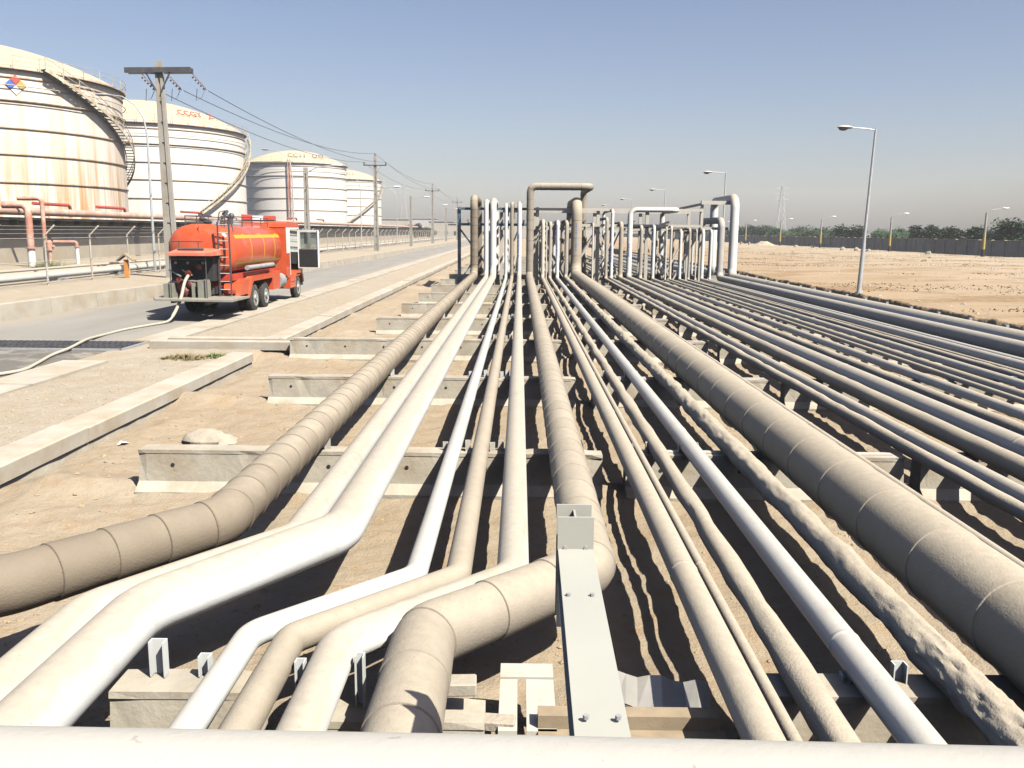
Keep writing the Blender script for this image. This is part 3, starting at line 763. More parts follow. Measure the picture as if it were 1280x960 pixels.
# clutter at the foot: channels, packing, sheet
m = MB(); m.box(-.12, -.01, 0, .78, .33, .37); m.box(.045, .22, 0, .76, .33, .37); m.box(-.12, .22, .60, .78, .372, .385); m.box(-.1, -.04, .55, .6, 0, .33); m.box(.12, .2, .55, .6, 0, .33); m.box(-.1, .2, -.35, .0, .3, .34)
tag(m.build('slotted_frame', 'steel_cream'), 'cream slotted frame lying left of the pale green beam foot', 'frame').location = (.02, 4.68, 0)
m = MB(); m.box(-.75, .30, -.05, .06, .30, .42); m.box(-.75, .32, -.22, -.055, .22, .34); m.box(-.6,-.5,-.2,0,-.1,.22); m.box(.1,.2,-.2,0,-.1,.22)
tag(m.build('timber_packing', 'timber'), 'two layered weathered timber packing right of the pale green beam foot', 'timber').location = (.88, 4.76, .03)
m = MB()
for i in range(9):
    a = i / 8; m.add([(a*.62, 0, .02+.015*math.sin(i*2)), (a*.62, .36, .03+.02*math.cos(i*1.7)), ], [])
m.f = [(2*i, 2*i+2, 2*i+3, 2*i+1) for i in range(8)]
v2 = [(x, y, z - .012) for x, y, z in m.v]; k = len(m.v); m.v += v2; m.f += [tuple(j + k for j in f[::-1]) for f in m.f[:8]]
o = tag(m.build('metal_sheet', 'tin_sheet'), 'crumpled pale sheet behind the timber packing at the bottom', 'sheet'); o.location = (.62, 5.22, .22); o.rotation_euler = (.06, .05, -.12)
def brick(loc, rz, s, mt, lab):
    m = MB(); m.box(-.11*s, .11*s, -.06*s, .06*s, 0, .07*s); o = m.build('packing_block', mt); o.location = loc; o.rotation_euler = (0, 0, rz)
    b = o.modifiers.new('bevel', 'BEVEL'); b.width = .008; tag(o, lab, 'block')
brick((-.35, 4.80, .545), .05, 1.1, 'concrete_block', 'concrete packing block right of the lagged pipe bend at the bottom')
brick((-.10, 4.78, .33), -.1, .9, 'rock', 'reddish stone packing left of the cream slotted frame')
brick((1.78, 5.35, .2), .9, .7, 'concrete_block', 'small pale block lying in the shade right of the crumpled sheet')
brick((-1.42+.16, 4.75, .3), .5, .7, 'rock', 'rubble stone between the grey lagged pipe and the white pipe at the bottom')
# white angle posts on the nearest sleeper
def angle_post(x, y, h, w, lab, z=None):
    m = MB(); m.box(-w/2, w/2, 0, .008, 0, h); m.box(-w/2, -w/2+.008, -.05, 0, 0, h); m.box(w/2-.008, w/2, -.06, 0, 0, h)
    o = m.build('angle_post', 'steel_white'); o.location = (x, y, ZT if z is None else z); tag(o, lab, 'bracket', 'white channel brackets on the nearest sleeper')
angle_post(-2.15, 4.98, .22, .095, 'white channel bracket right of the wide white pipe on the nearest sleeper')
angle_post(-1.87, 4.98, .13, .07, 'short white bracket left of the narrow white pipe on the nearest sleeper')
angle_post(-1.27, 4.88, .27, .06, 'white bracket left of the medium white pipe on the low block', .43)
angle_post(-.915, 4.86, .32, .055, 'white bracket right of the medium white pipe on the low block', .43)
angle_post(1.98, 5.0, .05, .05, 'low white bracket between the plastered and the bright white pipe at the bottom right')
angle_post(2.30, 5.0, .12, .08, 'white bracket right of the bright white pipe at the bottom right')

# ------------------------------------------------------------------ rocks, gravel, weeds, litter
def rock(loc, s, lab, seed, flat=.5, mat='rock', cat='rock', group=None, name='rock'):
    r_ = random.Random(seed); m = MB(); m.sphere((0, 0, 0), 1, 12 if s[0] < .6 and cat == 'rock' else 6)
    A = np.array(m.v); n_ = fbm(A[:, 0]*1.3 + seed, A[:, 1]*1.3 + A[:, 2]*2, seed, 3)
    A = A * (1 + .45 * n_[:, None] + .12 * fbm(A[:, 0]*5 + seed, A[:, 1]*5 + A[:, 2]*4, seed + 3, 3)[:, None]); A *= np.array([s[0], s[1], s[2]])
    m.v = [tuple(a) for a in A]; o = m.build(name, mat, smooth=True, angle=25); o.location = loc; o.rotation_euler = (0, 0, seed)
    return tag(o, lab, cat, group)
rock((-4.75, 13.15, .0), (.44, .26, .17), 'flat pale rock on the sand left of the pipes', 3)
def tuft(loc, s, n, mat, lab, seed, name='weed'):
    r_ = random.Random(seed); m = MB()
    for i in range(n):
        a = r_.uniform(0, 2*PI); d = r_.uniform(0, 1)**.6 * s[0]; x, y = d*math.cos(a), d*math.sin(a)*s[1]/s[0]
        h = r_.uniform(.1, 1)**1.5*s[2]*(1.15-d/s[0]); lx, ly = r_.uniform(-1.1,1.1)*s[2], r_.uniform(-1.1,1.1)*s[2]; w = r_.uniform(.008,.02)
        z0 = -.02
        m.add([(x-w,y,z0),(x+w,y,z0),(x+lx,y+ly,h)], [(0,1,2)])
    o = m.build(name, mat); o.location = loc; return tag(o, lab, 'weed')
tuft((-7.75, 20.3, .25), (.55, .35, .16), 500, 'dry_weed', 'brown dry weed tuft on the verge by the cross channel', 1)
tuft((-7.1, 20.6, .25), (.35, .25, .14), 260, 'weed_green', 'yellow green weed right of the brown tuft on the verge', 2)
tuft((-29.5, 56, .68), (1.3, .9, .9), 900, 'weed_green', 'green bush growing at the foot of the bund wall', 4, 'bush')
m = MB(); m.add([(0,0,0),(.12,.02,.03),(.15,.1,.01),(.02,.09,.04)], [(0,1,2,3)]); m.add([(.05,-.06,.0),(.1,-.07,.05),(.13,.0,.035)], [(0,1,2)])
tag(m.build('paper_scrap', 'paper'), 'white scrap of litter beside the edge beam', 'litter').location = (-5.95, 12.75, gh(-5.95, 12.75)+.02)

def scatter(name, n, region, smin, smax, mat, lab, zf=None, seed=1, flat=.6, power=1.0):
    r_ = random.Random(seed); m = MB(); vs = []; fs = []
    for i in range(n):
        x = r_.uniform(region[0], region[1]); y = region[2] + (region[3]-region[2]) * r_.random()**power
        s = smin + (smax - smin) * r_.random()**3; z = gh0(x, y)
        o = len(vs); a = r_.uniform(0, PI)
        pts = [(1,0,0),(0,1,0),(-1,0,0),(0,-1,0),(0,0,flat),(0,0,-.3)]
        ca, sa = math.cos(a), math.sin(a)
        for px, py, pz in pts:
            px *= r_.uniform(.6,1.2); py *= r_.uniform(.6,1.2); pz *= r_.uniform(.6,1.2)
            vs.append((x + s*(px*ca - py*sa), y + s*(px*sa + py*ca), z + s*pz))
        fs += [(o,o+1,o+4),(o+1,o+2,o+4),(o+2,o+3,o+4),(o+3,o,o+4)]
    m.v = vs; m.f = fs; ob = m.build(name, mat); return tag(ob, lab, name.replace('_', ' '), kind='stuff')
from bisect import bisect
Xa = np.array(xs); Ya = np.array(ys)
def gh0(x, y):
    i = min(max(int(np.searchsorted(Xa, x)) - 1, 0), nx - 2); j = min(max(int(np.searchsorted(Ya, y)) - 1, 0), ny - 2)
    return float(Z[j, i])
scatter('gravel', 14000, (-9.1, -6.75, 8, 60), .006, .035, 'gravel_stone', 'pale gravel and pebbles strewn on the verge beside the road', seed=2, power=1.4)
scatter('soil_clods', 9000, (-6.0, 6.5, 4.2, 24), .006, .035, 'soil_clod', 'crumbly clods of soil between the sleepers', seed=3, power=1.6)
scatter('rubble', 420, (-6.0, -2.2, 5.5, 22), .02, .06, 'soil_clod', 'small lumps of rubble scattered on the sand left of the pipes', seed=8, power=1.2)
scatter('field_stones', 5000, (14.2, 60, 20, 190), .02, .16, 'gravel_stone', 'scattered stones and clods across the right hand field', seed=5, power=1.2)
def grass_stuff():
    r_ = random.Random(9); m = MB(); vs = []; fs = []
    for i in range(30000):
        x = 15 + 40 * r_.random(); y = 30 + 120 * r_.random()**1.3
        if float(fbm(np.array([x*.16]), np.array([y*.30]), 77, 3)[0]) < .12: continue
        z = gh0(x, y); h = r_.uniform(.02, .07); w = r_.uniform(.03, .08); a = r_.uniform(0, PI)
        o = len(vs); vs += [(x-w*math.cos(a), y-w*math.sin(a), z-.01), (x+w*math.cos(a), y+w*math.sin(a), z-.01), (x+r_.uniform(-.08,.08), y+r_.uniform(-.08,.08), z+h)]; fs.append((o, o+1, o+2))
    m.v = vs; m.f = fs; return tag(m.build('dry_grass', 'dry_straw'), 'sparse dry brown grass in patches over the right hand field', 'dry grass', kind='stuff')
grass_stuff()

# ------------------------------------------------------------------ boundary wall, trees, wall lamps on the right
t = thing('boundary_wall', 'long brown concrete panel wall along the far side of the right hand field', 'wall', (57.5, 20, .4))
m = MB(); c = MB(); cp = MB()
for i in range(210):
    y = i * 3.0; dz = random.uniform(-.06, .06); m.box(.05 + random.uniform(-.02, .02), .2, y + .09, y + 2.91, -.3, 2.12 + dz); cp.box(0, .25, y + .12, y + 2.88, 2.14 + dz, 2.2 + dz)
    c.box(-.05, .3, y - .1, y + .1, -.3, 2.22)
m.build('panels', 'panel_concrete', t); c.build('piers', 'panel_concrete', t); cp.build('coping', 'panel_concrete', t)

def tree_proto(seed, h, w, nleaf, name='tree', lab='', leaf=.2, mat='leaf_dark'):
    r_ = random.Random(seed); t = thing(name, lab, 'tree', group='trees beyond the boundary wall')
    tr = MB(); tr.tube([(0,0,-.3),(.05,.02,h*.25),(.0,.1,h*.45)], [.16,.12,.08], 7)
    for k in range(5):
        a = k*1.3 + r_.random(); tr.tube([(0,.05,h*.35),(math.cos(a)*w*.22, math.sin(a)*w*.22, h*.6),(math.cos(a)*w*.34, math.sin(a)*w*.34, h*.78)], [.07,.045,.02], 5)
    tr.build('trunk', 'bark', t)
    cl = []
    for k in range(16):
        a = r_.uniform(0, 2*PI); d = r_.random()**.5 * w * .36; cl.append((d*math.cos(a), d*math.sin(a), h*r_.uniform(.30, .86), r_.uniform(.13, .24)*w))
    m = MB(); vs = []; fs = []
    for i in range(nleaf):
        cx, cy_, cz_, cr = cl[r_.randrange(len(cl))]
        v = Vector((r_.gauss(0,1), r_.gauss(0,1), r_.gauss(0,1))).normalized() * cr * (r_.random()**.35) * r_.uniform(.8, 1.15)
        p = Vector((cx, cy_, cz_)) + v * 1.0; p.z = max(p.z, h*.22)
        u = Vector((r_.gauss(0,1), r_.gauss(0,1), r_.gauss(0,.6))).normalized(); q = u.cross(Vector((r_.random(), r_.random(), 1))).normalized(); s = leaf*r_.uniform(.6, 1.3)
        o = len(vs); vs += [p - u*s, p + q*s*.5, p + u*s, p - q*s*.5]; fs.append((o, o+1, o+2, o+3))
    m.v = [tuple(v) for v in vs]; m.f = fs; m.build('crown', mat, t)
    return t
protos = [tree_proto(k, 4.7, 6.6, 3800, lab='x', leaf=.22) for k in range(4)]
ptree = [[(c, kids(c)) for c in kids(p_)] for p_ in protos]
ti = 0
y = 96.0; used = set()
while y < 430 and ti < 58:
    xq = 68 + random.uniform(-3.5, 3.5); k = ti % 4; s = random.uniform(.66, .92) * (1.1 if 108 < y < 150 else 1.0) * (1 + (y - 100) * .0008)
    lab = 'dark green tree behind the boundary wall, %s counting from the right edge' % ordn(ti)
    loc = (xq, y, .2); rz = random.uniform(0, 6.28); scl = (s * 1.3, s * 1.3, s * .98)
    if k not in used:
        o = protos[k]; o.location = loc; o.rotation_euler = (0, 0, rz); o.scale = scl; o['label'] = lab; used.add(k)
    else: dup(protos[k], loc, rz, lab, scl, ptree[k])
    y += random.uniform(3.2, 4.6) * (1 + (y - 96) * .004); ti += 1

# lamp posts by the wall: yellow shaft on black foot
def wall_lamp(lab):
    t = thing('wall_lamp_post', lab, 'lamp post', group='lamp posts along the boundary wall')
    m = MB(); m.cyl((0,0,-.2), (0,0,1.0), .22, .20, 10); m.build('foot', 'paint_black', t)
    m = MB(); m.cyl((0,0,1.0), (0,0,2.6), .19, .16, 10); m.build('yellow_band', 'paint_yellow', t)
    m = MB(); m.cyl((0,0,2.6), (0,0,5.2), .16, .10, 10); m.build('shaft', 'concrete_pole', t)
    m = MB(); m.tube([(0,0,5.0), (.5,-.1,5.45), (1.5,-.3,5.65)], .04, 6); m.build('arm', 'galvanised', t)
    m = MB(); m.sphere((1.95,-.4,5.68), 1, 6, (.45,.16,.09)); m.build('lamp_head', 'truck_white', t, smooth=True)
    return t
w0 = wall_lamp('yellow and black lamp post by the boundary wall, nearest, at the right edge')
w0.location = (53.5, 104, .55); wt = [(c, kids(c)) for c in kids(w0)]
for i in range(1, 8): dup(w0, (53.5 + random.uniform(-.5,.5), 104 + 27.5*i, .5), 0, 'yellow and black lamp post by the boundary wall, %s from the right edge' % ordn(i), None, wt)

# mound and boulders in the field
def mound(loc, w, h, lab):
    n = 26; vs = []; fs = []
    for j in range(n+1):
        for i in range(n+1):
            x = (i/n-.5)*2; y = (j/n-.5)*2; d = math.hypot(x, y); k = max(0, 1-d)
            z = (k**1.1)*h*(1+.35*float(fbm(np.array([x*4.]), np.array([y*4.]), 8, 3)[0])) - .12
            vs.append((x*w, y*w*.8, z))
    for j in range(n):
        for i in range(n): fs.append((j*(n+1)+i, j*(n+1)+i+1, (j+1)*(n+1)+i+1, (j+1)*(n+1)+i))
    m = MB(); m.v = vs; m.f = fs; o = m.build('dirt_mound', 'dirt_heap', smooth=True, angle=60); o.location = loc; tag(o, lab, 'dirt mound')
mound((50.5, 186, .5), 3.2, 1.35, 'pale heap of dirt right of the tall white loop')
mound((29, 105, .5), 1.3, .4, 'small low heap of reddish soil in the field behind the loop')
bl = [((52.2,115,.8),(.9,.7,.85),'pale boulder between the two rightmost wall lamp posts'),
      ((50.8,131,.8),(.8,.6,.75),'pale boulder just right of the second wall lamp post from the right'),
      ((50.2,134,.8),(.8,.6,.9),'pale boulder just left of the second wall lamp post from the right'),
      ((49.2,137,.8),(.9,.7,1.0),'pale boulder in the middle of a row near the second wall lamp post'),
      ((52.0,160,.7),(.7,.6,1.0),'pale boulder right of the third wall lamp post'),
      ((51.0,166,.7),(.9,.6,.9),'pale boulder left of the third wall lamp post'),
      ((50.0,196,.8),(.5,.5,1.0),'upright pale stone near the fourth wall lamp post'),
      ((50.2,204,.8),(.5,.5,1.0),'upright pale stone second in the row near the fourth wall lamp post'),
      ((50.4,210,.8),(.5,.5,1.0),'upright pale stone last in the row near the fourth wall lamp post')]
for i, (l, s, lab) in enumerate(bl): rock((l[0], l[1], l[2]-.1), tuple(q*.55 for q in s), lab, 20+i, mat='rock', cat='boulder', name='boulder')
for i, (l, lab) in enumerate([((38, 84, .65), 'dark reddish clod in the middle of the field'), ((44,96,.65), 'brown clod near the boundary wall at the right'), ((36,118,.6), 'small brown clod left of the tall lamp post in the field')]):
    rock(l, (.5,.35,.25), lab, 50+i, mat='soil_clod', cat='clod', name='soil_clod')

# ------------------------------------------------------------------ tall lamp posts on the right side of the rack
def tall_lamp(lab, lean=.03):
    t = thing('street_lamp', lab, 'street lamp', group='tall lamps along the right of the rack')
    m = MB(); m.cyl((0,0,0), (0,0,.12), .17, n=12); m.build('base_plate', 'galvanised', t)
    m = MB(); m.cyl((0,0,.1), (0,0,2.2), .10, .085, 14); m.cyl((0,0,2.2), (0,0,6.9), .07, .045, 14); m.build('pole', 'galvanised', t, smooth=True)
    m = MB(); m.tube([(0,0,6.85), (-.3,0,6.9), (-1.0,0,6.93)], .022, 8); m.build('arm', 'galvanised', t, smooth=True)
    m = MB(); m.sphere((0,0,0), 1, 8, (.34,.15,.075)); o = m.build('lamp_head', 'steel_cream', t, smooth=True); o.location = (-1.28, 0, 6.93)
    m = MB(); m.sphere((0,0,0), 1, 8, (.2,.12,.10)); g_ = m.build('lens', 'lamp_glass', o, smooth=True); g_.location = (-.08, 0, -.05)
    t.rotation_euler = (0, lean, 0); return t
l0 = tall_lamp('tall slender street lamp standing by the right edge of the rack, nearest and largest'); l0.location = (14.6, 38.4, .62)
lt = [(c, kids(c)) for c in kids(l0)]
for i in range(1, 6):
    o = dup(l0, (14.5, 38.0 + 26.5*i, .5), 0, 'street lamp beyond the pipe loops, %s away from the nearest one' % ordn(i-1), None, lt); o.rotation_euler = (0, .005, 0)

# ------------------------------------------------------------------ tanks
def tank(label, cx, cy, R, ztop, rise, mat, stair=None, roof_text=None, redpipe=None, diamond=None, nring=4):
    t = thing('storage_tank', label, 'storage tank', (cx, cy, .6), group='storage tanks')
    H_ = ztop - .6; n = 96
    m = MB(); m.cyl((0,0,0), (0,0,H_), R, n=n, cap=False); m.build('shell', mat, t, smooth=True)
    m = MB(); rs = [R*math.sin(PI/2*k/10) for k in range(11)]; vs = []; fs = []
    for j in range(11):
        rr = (R-.05)*(1 - j/10); zz = H_ + rise*(1 - (rr/R)**2)
        for i in range(n): a = 2*PI*i/n; vs.append((rr*math.cos(a), rr*math.sin(a), zz))
    for j in range(10):
        for i in range(n): fs.append((j*n+i, j*n+(i+1)%n, (j+1)*n+(i+1)%n, (j+1)*n+i))
    m.add(vs, fs); rf = m.build('roof', 'tank_roof', t, smooth=True)
    def ring(z, w, h, mt, nm, off=0.0):
        m = MB(); vs = []; fs = []
        for i in range(n):
            a = 2*PI*i/n; c_, s_ = math.cos(a), math.sin(a)
            for (r_, z_) in ((R+off-.02, z), (R+off+w, z), (R+off+w, z+h), (R+off-.02, z+h)): vs.append((r_*c_, r_*s_, z_))
        for i in range(n):
            for k in range(4): fs.append((i*4+k, i*4+(k+1)%4, ((i+1)%n)*4+(k+1)%4, ((i+1)%n)*4+k))
        m.add(vs, fs); return m.build(nm, mt, t)
    for z in (13.3, 10.5, 7.8, 4.9): ring((z + 2.55) * (H_/19.4), .15, .10, 'rust_ring', 'stiffening_ring')
    ring(H_ - .32, .42, .1, 'rust_ring', 'rim_walkway'); ring(H_ - 1.1, .12, .10, 'rust_ring', 'rim_girder')
    for z in (18.0, 16.5):
        zz = (z - .6)*(H_/19.4); m = MB(); vs = []; rr = R + .32
        pts = [(rr*math.cos(2*PI*i/n), rr*math.sin(2*PI*i/n), zz) for i in range(n+1)]; m.tube(pts, .05, 5); m.build('sprinkler_pipe', 'pipe_cream' if z > 17 else 'rust_ring', t)
    # railing
    k = int(2*PI*R/2.4); 
    m = MB()
    for i in range(k):
        a = 2*PI*i/k; m.beam(((R+.5)*math.cos(a), (R+.5)*math.sin(a), H_-.22), ((R+.5)*math.cos(a), (R+.5)*math.sin(a), H_+.95), .06)
    for zz in (H_+.9, H_+.4):
        pts = [((R+.5)*math.cos(2*PI*i/n), (R+.5)*math.sin(2*PI*i/n), zz) for i in range(n+1)]; m.tube(pts, .022, 4)
    m.build('railing', 'stair_steel', t)
    if stair:
        a0, a1, z0, z1 = stair; S = MB(); N = 60; rl = MB()
        for i in range(N):
            a = math.radians(a0 + (a1-a0)*i/N); a2 = math.radians(a0 + (a1-a0)*(i+1)/N); z = z0 + (z1-z0)*i/N - .6; z2 = z0 + (z1-z0)*(i+1)/N - .6
            ri, ro = R+.12, R+1.0
            P4 = [(ri*math.cos(a), ri*math.sin(a), z), (ro*math.cos(a), ro*math.sin(a), z), (ro*math.cos(a2), ro*math.sin(a2), z), (ri*math.cos(a2), ri*math.sin(a2), z)]
            S.add([(x, y, zz) for x, y, zz in P4] + [(x, y, zz-.06) for x, y, zz in P4], [(0,1,2,3),(7,6,5,4),(0,4,5,1),(1,5,6,2),(2,6,7,3),(3,7,4,0)])
            for r_ in (ri, ro):
                S.beam((r_*math.cos(a), r_*math.sin(a), z-.1), (r_*math.cos(a2), r_*math.sin(a2), z2-.1), .06, .32)
            rl.beam((ro*math.cos(a), ro*math.sin(a), z+1.05), (ro*math.cos(a2), ro*math.sin(a2), z2+1.05), .06)
            rl.beam((ro*math.cos(a), ro*math.sin(a), z+.55), (ro*math.cos(a2), ro*math.sin(a2), z2+.55), .045)
            if i % 3 == 0: rl.beam((ro*math.cos(a), ro*math.sin(a), z), (ro*math.cos(a), ro*math.sin(a), z+1.05), .06)
        so = S.build('stair', 'stair_steel', t); rl.build('handrail', 'stair_steel', so)
    if redpipe is not None:
        m = MB(); a = math.radians(redpipe)
        for da in (0, .04): m.cyl(((R+.55)*math.cos(a+da), (R+.55)*math.sin(a+da), 0), ((R+.55)*math.cos(a+da), (R+.55)*math.sin(a+da), H_+.3), .16, n=10)
        m.build('riser_pipe', 'pink_paint', t, smooth=True)
    if diamond is not None:
        a = math.radians(diamond); T_ = Matrix.Translation(((R+.06)*math.cos(a), (R+.06)*math.sin(a), H_ - 1.75 )) @ Matrix.Rotation(a + PI/2, 4, 'Z')
        for dx, dz, mt in ((-.5, 0, 'paint_blue_mark'), (0, .5, 'valve_red'), (.5, 0, 'paint_yellow'), (0, -.5, 'truck_white')):
            m = MB(); q = .46; vs = [(dx-q,0,dz),(dx,0,dz-q),(dx+q,0,dz),(dx,0,dz+q)]; vs += [(x, -.02, z) for x, y, z in vs]
            m.add([T_ @ Vector(v) for v in vs], [(0,1,2,3),(7,6,5,4),(0,4,5,1),(1,5,6,2),(2,6,7,3),(3,7,4,0)]); m.build('hazard_diamond', mt, t)
    if roof_text:
        txt, ang, size, mt = roof_text
        cu = bpy.data.curves.new('roof_mark', 'FONT'); cu.body = txt; cu.size = size; cu.extrude = .03; cu.align_x = 'CENTER'; cu.space_character = 1.15
        tmp = bpy.data.objects.new('tmp', cu); COL.objects.link(tmp); dg = bpy.context.evaluated_depsgraph_get()
        me2 = bpy.data.meshes.new_from_object(tmp.evaluated_get(dg)); bpy.data.objects.remove(tmp)
        me2.materials.clear(); me2.materials.append(M[mt])
        o = bpy.data.objects.new('roof_lettering', me2); COL.objects.link(o); o.parent = t; a = math.radians(ang)
        rr = R*.84; zz = H_ + rise*(1-(rr/R)**2) + .12
        slope = math.atan2(2*rise*rr/R**2, 1)
        o.matrix_local = Matrix.Translation((rr*math.cos(a), rr*math.sin(a), zz)) @ Matrix.Rotation(a + PI/2, 4, 'Z') @ Matrix.Rotation(slope + .35, 4, 'X')
    return t
tank('nearest and largest looking rusty white storage tank, cut by the left edge', -60.7, 100.2, 15.7, 18.6, 4.2, 'tank_rusty', stair=(-34, 92, 18.6, 2.2), diamond=-43)
tank('second white storage tank from the left with red roof lettering', -61.2, 147.8, 15.7, 18.7, 4.6, 'tank_white', stair=(-40, 30, 5.6, 18.4), roof_text=('CCGY  Z', -31, 1.5, 'brass_red'))
tank('third white storage tank from the left with a red pipe up its side', -56.0, 226, 12.4, 19.0, 3.4, 'tank_white', redpipe=-84, roof_text=('CC11  OO', -62, 1.7, 'steel_dark'))
tank('farthest white storage tank, right of the others', -57.6, 293, 12.4, 19.0, 3.4, 'tank_white', stair=(-72, 12, 5.6, 18.6), roof_text=('CC11', -70, 1.7, 'steel_dark'))

# bund wall with ledge
t = thing('bund_wall', 'long grey brown concrete bund wall in front of the storage tanks', 'wall', (-35.3, 10, .55))
m = MB(); lg = MB()
for i in range(58):
    y = i * 6.0; m.box(-.3 + random.uniform(-.01,.01), 0, y, y + 5.97, -.3, 3.15); 
lg.box(-.5, .95, 0, 348, 3.16, 3.32)
for i in range(116): lg.box(0.003, .5, i*3.0+1, i*3.0+1.14, 2.85, 3.157)
m.build('wall', 'bund_concrete', t); lg.build('ledge', 'concrete_beam', t)
# pink mains on the bund
o = MB().tube([(-34.1, 8, 4.27), (-34.1, 345, 4.27)], .27, 20).build('pink_pipe', 'pink_pale', origin=(-34.1, 8, 4.27), smooth=True)
tag(o, 'long faded pink pipe lying along the top of the bund wall', 'pipe')
def riser(yy, x, z1, r, lab, over=2.0):
    t = thing('pink_riser', lab, 'pipe', (x, yy, .6), group='pink fire main risers')
    pts = fillet([(-over, -4, z1), (0, -1.2, z1), (0, 0, z1), (0, 0, 0)], r*2.2, 5)
    m = MB(); m.tube(fillet([(-1.6, 0, z1), (0, 0, z1), (0, 0, 1.3)], r*2, 6), r, 16); m.build('pipe', 'pink_paint', t, smooth=True)
    m = MB(); m.cyl((0,0,1.3), (0,0,0), r*1.05, n=16); m.build('white_foot', 'truck_white', t, smooth=True)
    m = MB(); m.cyl((0,0,1.25), (0,0,1.35), r*1.6, n=16); m.build('flange', 'pink_paint', t)
    return t
riser(57.5, -31.5, 4.0, .22, 'fat pink riser pipe dropping from the bund main at the left', 2)
riser(60.2, -32.0, 4.5, .14, 'slim pink riser pipe just right of the fat one at the left')
riser(62.5, -31.0, 1.6, .12, 'short striped riser stub right of the pink risers at the left')
for i, yy in enumerate((72.0, 82.0, 101.0, 122.0, 145.0, 165.0)):
    m = MB(); m.tube(fillet([(0, -5.5, .95), (0, 0, .95), (0, 0, 0)], .4, 5), .13, 10); o = m.build('pink_branch', 'valve_red', smooth=True); o.location = (-36.0, yy, 4.0)
    tag(o, 'dark pink branch pipe lying above the bund, %s from the left' % ordn(i), 'pipe', 'pink branch pipes above the bund')

# pipelines on stands behind the fence
for (x, z, r, mt, lab) in ((-22.4, .98, .19, 'pipe_white', 'wide grey white pipeline at ground level behind the chain fence'), (-23.4, 1.2, .07, 'pipe_cream', 'thin pipeline above and behind the wide one past the fence'), (-24.2, .95, .12, 'pipe_cream', 'middle sized pale pipeline farthest behind the fence')):
    m = MB(); m.tube([(0, 0, z), (0, 100, z), (0, 290, z)], r, 16)
    o = m.build('pipeline', mt, smooth=True); o.location = (x, 25, 0); tag(o, lab, 'pipe', 'pipelines behind the fence')
for i in range(12):
    m = MB(); m.box(-2.1, .5, -.12, .12, 0, .14); m.box(-1.08, -.92, -.05, .05, .14, .47); 
    o = m.build('pipe_stand', 'steel_grey'); o.location = (-22.4, 30 + i*6.5, .65); tag(o, 'low steel stand under the pipelines behind the fence, %s from the left' % ordn(i), 'pipe stand', 'stands under the pipelines behind the fence')

# chain link fence with cranked posts
FX = -20.9
t = thing('chain_fence', 'chain link fence with cranked post tops along the tank side of the road', 'fence', (FX, 22.7, .68))
for i in range(62):
    y = i * 4.15
    m = MB(); m.tube([(0, y, -.1), (0, y, 2.15), (.42, y + .12, 2.62)], .045 if i < 20 else .055, 6); m.build('post', 'fence_steel', t)
m = MB()
for z in (2.05, 1.05, .12): m.tube([(0.05, 0, z), (.05, 254, z)], .014, 4)
for k in (0.1, .25, .38): m.tube([(k, 0, 2.15 + k*1.1), (k, 254, 2.15 + k*1.1)], .007, 3)
m.build('rails', 'fence_steel', t)
m = MB(); 
for i in range(1700):
    y = i*.15
    for s_ in (1, -1):
        y0, y1 = (y, y + 1.95) if s_ > 0 else (y + 1.95, y)
        if max(y0, y1) > 254: continue
        r_ = .0045
        m.add([(0.05, y0 - r_, .1), (.05, y0 + r_, .1), (.05, y1 + r_, 2.05), (.05, y1 - r_, 2.05)], [(0,1,2,3)])
m.build('wire_mesh', 'fence_steel', t)

# hydrant, marker post
t = thing('fire_hydrant', 'small red fire hydrant in front of the bund wall', 'hydrant', (-31.5, 59.8, .68))
m = MB(); m.cyl((0,0,0),(0,0,1.0),.12,n=12); m.cyl((0,0,1.0),(0,0,1.5),.22,.18,12); m.build('barrel','pink_paint',t,smooth=True)
m = MB(); m.cyl((-.35,0,1.25),(.35,0,1.25),.11,n=10); m.build('outlet','pink_paint',t,smooth=True)
m = MB(); m.sphere((0,0,1.5),.2,6); m.build('cap','pink_paint',t,smooth=True)
t = thing('marker_post', 'pale orange marker post with a small pitched cap by the fence', 'marker post', (-20.1, 45.5, .66))
m = MB(); m.box(-.09,.09,-.09,.09,0,.95); m.build('post','paint_orange',t)
m = MB(); m.prism([(-.42,.95),(0,1.28),(.42,.95),(.42,.88),(0,1.18),(-.42,.88)][::-1],-.22,.22,'y'); m.build('cap','timber',t)

